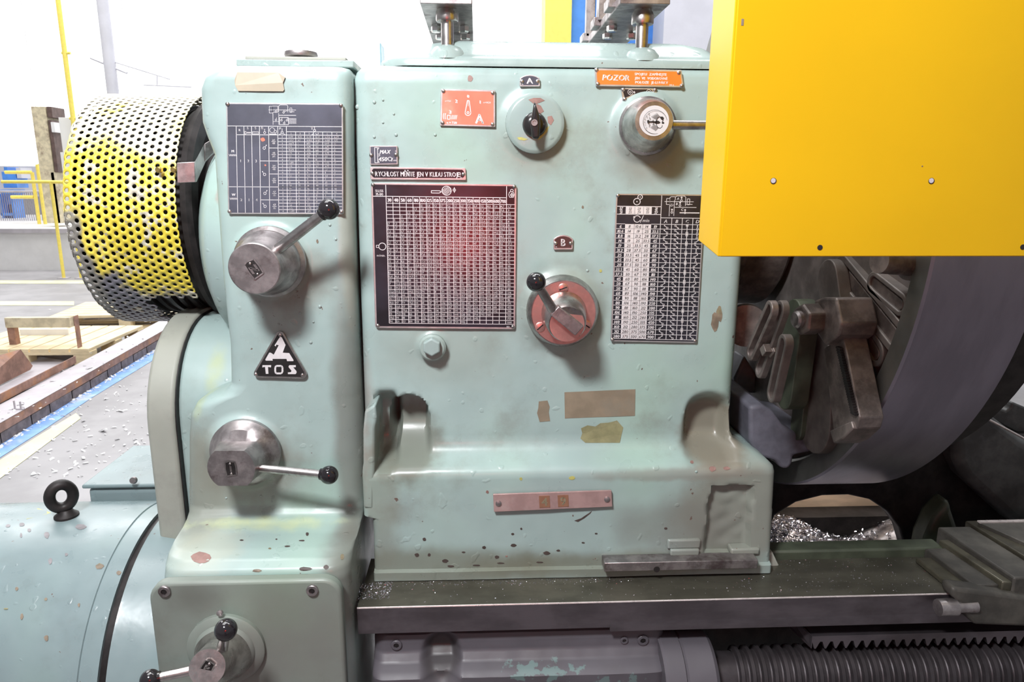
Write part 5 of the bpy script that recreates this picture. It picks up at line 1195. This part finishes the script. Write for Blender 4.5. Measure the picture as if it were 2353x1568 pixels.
# steel plates on the floor behind
sp2 = tag(mesh_obj('steel_sheet', MB().prism([Pz(x, y, .02) for x, y in [(-80,960),(135,862),(150,835),(60,820),(-80,830)]], (0, 0, .02)), M['rustgrey'], None, 0), 'flat grey steel sheet on the floor behind the beam', 'steel plate')
tl = MB(); c_ = [Pz(-90,930,.05), Pz(70,850,.05), Pz(42,812,.20), Pz(-90,850,.20)]; tl.prism(c_, (0, .03, .02)); tag(mesh_obj('tilted_plate', tl, M['rust'], None, 0), 'brown rusty steel plate leaning at the left edge near the trestle', 'steel plate')
# trestle
tz = .32
yT = P(20, 818, Z=.06).y
tre = thing('trestle', tuple(P(100, 830, Y=yT)), 'short rusty trestle with a pale worn wooden board along its top', 'trestle')
def bxp(x0, y0, x1, y1, Y, th, m, parent, name, rot=0):
    a, b_ = P(x0, y0, Y=Y), P(x1, y1, Y=Y); return mesh_obj(name, MB().box(a.x, b_.x, Y, Y+th, b_.z, a.z), M[m], parent, 0, bev=.003)
bxp(9, 731, 162, 753, yT, .05, 'woodold', tre, 'board')
bxp(15, 753, 46, 842, yT+.01, .05, 'rust', tre, 'leg'); bxp(168, 727, 184, 836, yT-.12, .06, 'rust', tre, 'leg')
bxp(40, 815, 165, 830, yT+.05, .05, 'rustgrey', tre, 'foot_rail')
bxp(44, 757, 165, 816, yT+.35, .02, 'paper', None, 'white_sheet'); ws = bpy.data.objects['white_sheet']; tag(ws, 'white sheet standing behind the trestle legs', 'sheet')
# pallets: deck boards, blocks and bottom boards as parts
def pallet(o_, ax, ay, label, nb, L_, Wd, z0=0):
    t = thing('wooden_pallet', tuple(o_), label, 'pallet', 'wooden pallets'); ax = Vector(ax).normalized(); ay = Vector(ay).normalized()
    def bb(name, a0, a1, b0, b1, z0_, z1_):
        f = lambda a, b_, z: Vector(o_)+ax*a+ay*b_+Vector((0, 0, z)); mesh_obj(name, MB().hexa([f(a0,b0,z0_), f(a1,b0,z0_), f(a1,b1,z0_), f(a0,b1,z0_), f(a0,b0,z1_), f(a1,b0,z1_), f(a1,b1,z1_), f(a0,b1,z1_)]), M['wood'], t, 0, bev=.002)
    for k in range(nb): w = Wd/nb; bb('deck_board', 0, L_, k*w+.006, (k+1)*w-.006, z0+.118, z0+.142)
    for k in range(3): bb('stringer', 0+(L_-.1)*k/2, .1+(L_-.1)*k/2, 0, Wd, z0+.095, z0+.118)
    for i in range(3):
        for j in range(3): bb('spacer_block', (L_-.1)*i/2, (L_-.1)*i/2+.1, (Wd-.12)*j/2, (Wd-.12)*j/2+.12, z0+.022, z0+.095)
        bb('bottom_board', 0, L_, (Wd-.12)*i/2, (Wd-.12)*i/2+.12, z0, z0+.022)
pz = .142
A, B, C_ = Pz(205, 802, pz), Pz(330, 748, pz), Pz(-40, 800, pz)
pallet((A.x, A.y, 0), (B-A), Vector((-(B-A).y, (B-A).x, 0)), 'pale wooden pallet lying behind the trestle, its corner touching the steel plate', 7, (B-A).length, 1.0)
A2_ = Pz(112, 728, pz); 
pallet((A2_.x, A2_.y, 0), (1, .12, 0), (-.12, 1, 0), 'farther wooden pallet showing only its long front edge below the drum guard', 6, 1.25, .8)
# crumbs of white debris
wm_ = MB(); rs = random.Random(9)
for k in range(420):
    px, py = rs.uniform(-20, 372), rs.uniform(700, 1100)
    z = .003
    t_ = (py-(1010-.65*px)); 
    if -70 < t_ < -5: z = bmz+.001
    elif -5 <= t_ < 25: z = .003
    elif t_ < -70 and rs.random() < .75: continue
    c0 = Pz(px, py, z); s_ = rs.choice((.005, .006, .008, .012)) * (2.2 if (rs.random() < .05) else 1)
    crumb(wm_, c0, s_)
for k in range(160):
    t_ = rs.random(); c0 = e0.lerp(e1, t_)-nrm_*rs.uniform(.0, .09); c0.z = .003; crumb(wm_, c0, rs.choice((.006, .009, .015)))
o = mesh_obj('white_debris', wm_, M['paper'], None, 0); tag(o, 'white foam crumbs scattered on the floor and the steel plate', 'debris', kind='stuff')
# platform, rails, fence, blue machines
yR = P(147, 640, Z=0).y
pf = thing('concrete_plinth', (-9, 10.6, 0), 'long pale concrete plinth behind the nearest yellow railing', 'plinth')
a, b_ = P(-200, 527, Y=9.9), P(420, 604, Y=9.9); mesh_obj('plinth', MB().box(a.x-3, b_.x, 9.9, 14.5, 0, a.z), M['railwhite'], pf, 0)
pzt = a.z
mesh_obj('coping', MB().box(a.x-3, b_.x, 9.86, 9.93, pzt-.05, pzt+.01), M['rustgrey'], pf, 0)
def rail(name, label, pts, r, Y, feet=True):
    t = thing(name, tuple(P(*pts[0], Y=Y)), label, 'railing'); 
    for k, (a, b_) in enumerate(zip(pts[0::2], pts[1::2])):
        A, B = P(*a, Y=Y), P(*b_, Y=Y); vert = abs(a[1]-b_[1]) > 60
        if vert: A = Vector((B.x, Y, A.z))
        mesh_obj('post' if vert else 'handrail', MB().tube(A, B, r, seg=12), M['yellow2'], t, 50)
        if vert and feet: mesh_obj('foot_plate', MB().box(B.x-.06, B.x+.06, Y-.06, Y+.06, B.z-.01, B.z+.01), M['rustgrey'], t, 0)
rail('yellow_railing', 'nearest yellow tube railing with two tall posts reaching the floor', [(4,418),(105,418),(105,418),(147,640),(162,420),(187,640),(105,418),(200,420)], .022, yR)
rail('yellow_railing', 'second yellow railing standing on the concrete plinth', [(12,396),(72,396),(72,396),(91,518),(26,453),(78,453),(85,378),(105,518)], .028, 11.2, False)
rail('yellow_railing', 'farther yellow railing with a square frame beside the dark board', [(86,396),(140,396),(88,380),(120,378),(100,452),(146,452),(138,452),(145,514),(96,422),(124,422)], .026, 11.6, False)
fc = thing('bar_fence', tuple(P(0, 520, Y=12.2)), 'grey fence of thin upright bars on the concrete plinth', 'fence')
A, B = P(-60, 440, Y=12.2), P(175, 515, Y=12.2); fm = just_mesh('fence_bar', MB().tube((0,0,0), (0,0,A.z-B.z), .0065, seg=6), M['barsteel'], 50); n = 48
for k in range(n): inst('fence_bar', fm, (A.x+(B.x-A.x)*k/(n-1), 12.2, B.z), fc)
mesh_obj('top_rail', MB().tube((A.x, 12.2, A.z), (B.x, 12.2, A.z), .022, seg=8), M['rustgrey'], fc, 50)
mesh_obj('bottom_rail', MB().tube((A.x, 12.2, B.z), (B.x, 12.2, B.z), .022, seg=8), M['rustgrey'], fc, 50)
def far_machine(name, label, boxes, Y, m, cat='machine', dm='rustgrey'):
    t = thing(name, tuple(P(boxes[0][0], boxes[0][3], Y=Y)), label, cat)
    for (x0, y0, x1, y1, nm, mm, dy) in boxes: bxp(x0, y0, x1, y1, Y+dy, .35, mm or m, t, nm)
far_machine('blue_machine', 'blue machine behind the bar fence at the far left', [(3,395,40,432,'upper_body','bluep',0),(8,384,18,396,'spout','bluep',0),(0,436,32,446,'tabletop','bluep',-.1),(36,386,50,410,'hose_reel','greyp',0),(0,446,6,510,'leg','bluep',0),(26,446,32,510,'leg','bluep',0),(8,470,26,492,'red_box','chipred',.2),(0,490,32,496,'shelf','bluep',0)], 13.0, 'bluep')
far_machine('grey_partition', 'long pale grey partition behind the railings', [(-80,381,120,452,'panel','greyp',0)], 14.0, 'greyp', 'partition')
far_machine('brown_board', 'dark brown upright board in a pale frame left of the drum guard', [(106,245,121,270,'dark_board','darkbrown',0),(110,276,134,396,'dark_board','darkbrown',0),(116,281,127,304,'paper_notice','paper',-.02),(103,245,108,513,'frame_post','woodold',-.01),(126,396,132,513,'frame_post','woodold',-.01)], 10.5, 'wood', 'board')
far_machine('white_column', 'white column with a stepped base beside the drum guard', [(134,270,190,350,'shaft','white',0),(138,350,176,455,'shaft','white',0),(150,455,168,480,'base','white',.05)], 10.2, 'white', 'column')
far_machine('purple_blue_cage', 'pale blue barred cage partly hidden by the drum guard', [(110,440,172,444,'top_rail','bluep',0),(108,505,172,515,'base','bluep',0)], 12.6, 'greyp', 'cage')
# tall poles
def pole(name, label, a, b_, r, Y, m):
    B = P(*b_, Y=Y); A = P(*a, Y=Y); t = thing(name, tuple(B), label, 'pole'); mesh_obj('shaft', MB().tube((B.x, Y, pzt+.01 if Y > 9.8 else 0), (B.x, Y, 7), r, seg=12), M[m], t, 50); return t
yp = pole('yellow_pole', 'tall pale yellow gantry pole behind the drum guard', (128,0), (168,272), .035, 10.0, 'yellow2')
a = P(160, 272, Y=10.0); mesh_obj('cross_arm', MB().tube(a, P(192, 272, Y=10.0), .02, seg=8), M['yellow2'], yp)
a = P(142, 122, Y=10.0); mesh_obj('bracket_arm', MB().tube(a, P(162, 122, Y=10.0), .02, seg=8), M['yellow2'], yp)
gp = pole('grey_post', 'tall pale grey steel post with pipes running from it', (232,0), (252,145), .09, 11.0, 'greyp')
for (a, b_, r) in (((208,133),(292,168),.02), ((255,140),(390,182),.012), ((330,195),(440,200),.012), ((361,172),(361,196),.012)):
    mesh_obj('pipe', MB().tube(P(*a, Y=11.0), P(*b_, Y=11.0), r, seg=8), M['greyp'], gp)
M['lightblue'] = simple('haze_paled_blue', (.45,.80,.90), .4, 0, .04, 5, 0)  # blue lightened so the colour carries the overexposed haze
# ------------------------------------------------------------------ background above the headstock
far_machine('blue_cabinet', 'tall blue cabinet behind the headstock beside a yellow pillar', [(1310,-200,1400,300,'door','bluep',0),(1400,-200,1540,300,'door','bluep',.05)], 5.2, 'bluep', 'cabinet')
far_machine('yellow_pillar', 'pale yellow square pillar left of the blue cabinet', [(1256,-200,1308,300,'shaft','yellow2',0)], 5.0, 'yellow2', 'pillar')
far_machine('grey_cabinet', 'pale grey cabinet panel between the right bracket and the yellow guard', [(1538,-200,1900,300,'side','greyp',0)], 4.6, 'greyp', 'cabinet')
far_machine('blue_box', 'small blue box paled by painted haze far behind the gap left of the headstock lid', [(872,99,894,640,'box','lightblue',0)], 9.0, 'bluep', 'box')
# ------------------------------------------------------------------ the photographer in a red jacket, mirrored in the bare metal
per = thing('person', (.02, -1.62, .015), 'person in a red work jacket standing at the lathe, seen only as a red reflection', 'person')
def skin(name, pts, edges, m, root=0, sub=2):
    me = bpy.data.meshes.new(name); me.from_pydata([p[:3] for p in pts], edges, []); me.materials.append(m)
    o = bpy.data.objects.new(name, me); COL.objects.link(o); o.modifiers.new('skin', 'SKIN'); 
    if not me.skin_vertices: 
        bpy.context.view_layer.objects.active = o
    sl = me.skin_vertices[0].data if me.skin_vertices else None
    if sl:
        for i, p in enumerate(pts): sl[i].radius = (p[3], p[4] if len(p) > 4 else p[3]); sl[i].use_root = (i == root)
    s_ = o.modifiers.new('sub', 'SUBSURF'); s_.levels = sub; s_.render_levels = sub; attach(o, per); return o
bx0, by0 = .02, -1.62
skin('jacket', [(bx0,by0,1.02,.17,.12),(bx0,by0,1.14,.16,.115),(bx0,by0,1.30,.18,.12),(bx0,by0,1.43,.15,.10),(bx0,by0,1.50,.06),
   (bx0-.20,by0,1.42,.065),(bx0-.28,by0+.06,1.18,.055),(bx0-.16,by0+.26,1.24,.04),(bx0+.20,by0,1.42,.065),(bx0+.28,by0+.06,1.18,.055),(bx0+.16,by0+.26,1.24,.04)],
   [(0,1),(1,2),(2,3),(3,4),(3,5),(5,6),(6,7),(3,8),(8,9),(9,10)], M['red'])
skin('head', [(bx0,by0+.01,1.48,.05),(bx0,by0+.015,1.55,.055),(bx0,by0+.03,1.62,.075),(bx0,by0+.02,1.70,.085),(bx0,by0+.105,1.645,.014)], [(0,1),(1,2),(2,3),(2,4)], M['skin'])
skin('trousers', [(bx0,by0,.96,.15,.11),(bx0-.10,by0,.84,.10),(bx0-.11,by0+.02,.48,.075),(bx0-.12,by0,.10,.06),(bx0-.12,by0+.14,.06,.045),(bx0+.10,by0,.84,.10),(bx0+.11,by0+.02,.48,.075),(bx0+.12,by0,.10,.06),(bx0+.12,by0+.14,.06,.045)], [(0,1),(1,2),(2,3),(3,4),(0,5),(5,6),(6,7),(7,8)], M['navy'])
for sg in (-1, 1):
    hx_, hy_, hz_ = bx0+sg*.15, by0+.29, 1.25
    skin('hand', [(hx_,hy_,hz_,.032,.02),(hx_-sg*.02,hy_+.06,hz_+.03,.036,.016)]+[(hx_-sg*.02+dx_,hy_+.10,hz_+.045,.010) for dx_ in (-.03,-.01,.01,.03)]+[(hx_-sg*.04+dx_,hy_+.13,hz_+.03,.009) for dx_ in (-.03,-.01,.01,.03)]+[(hx_-sg*.055,hy_+.04,hz_+.045,.011),(hx_-sg*.075,hy_+.07,hz_+.06,.010)],
         [(0,1),(1,2),(1,3),(1,4),(1,5),(2,6),(3,7),(4,8),(5,9),(0,10),(10,11)], M['skin'], 0, 1)
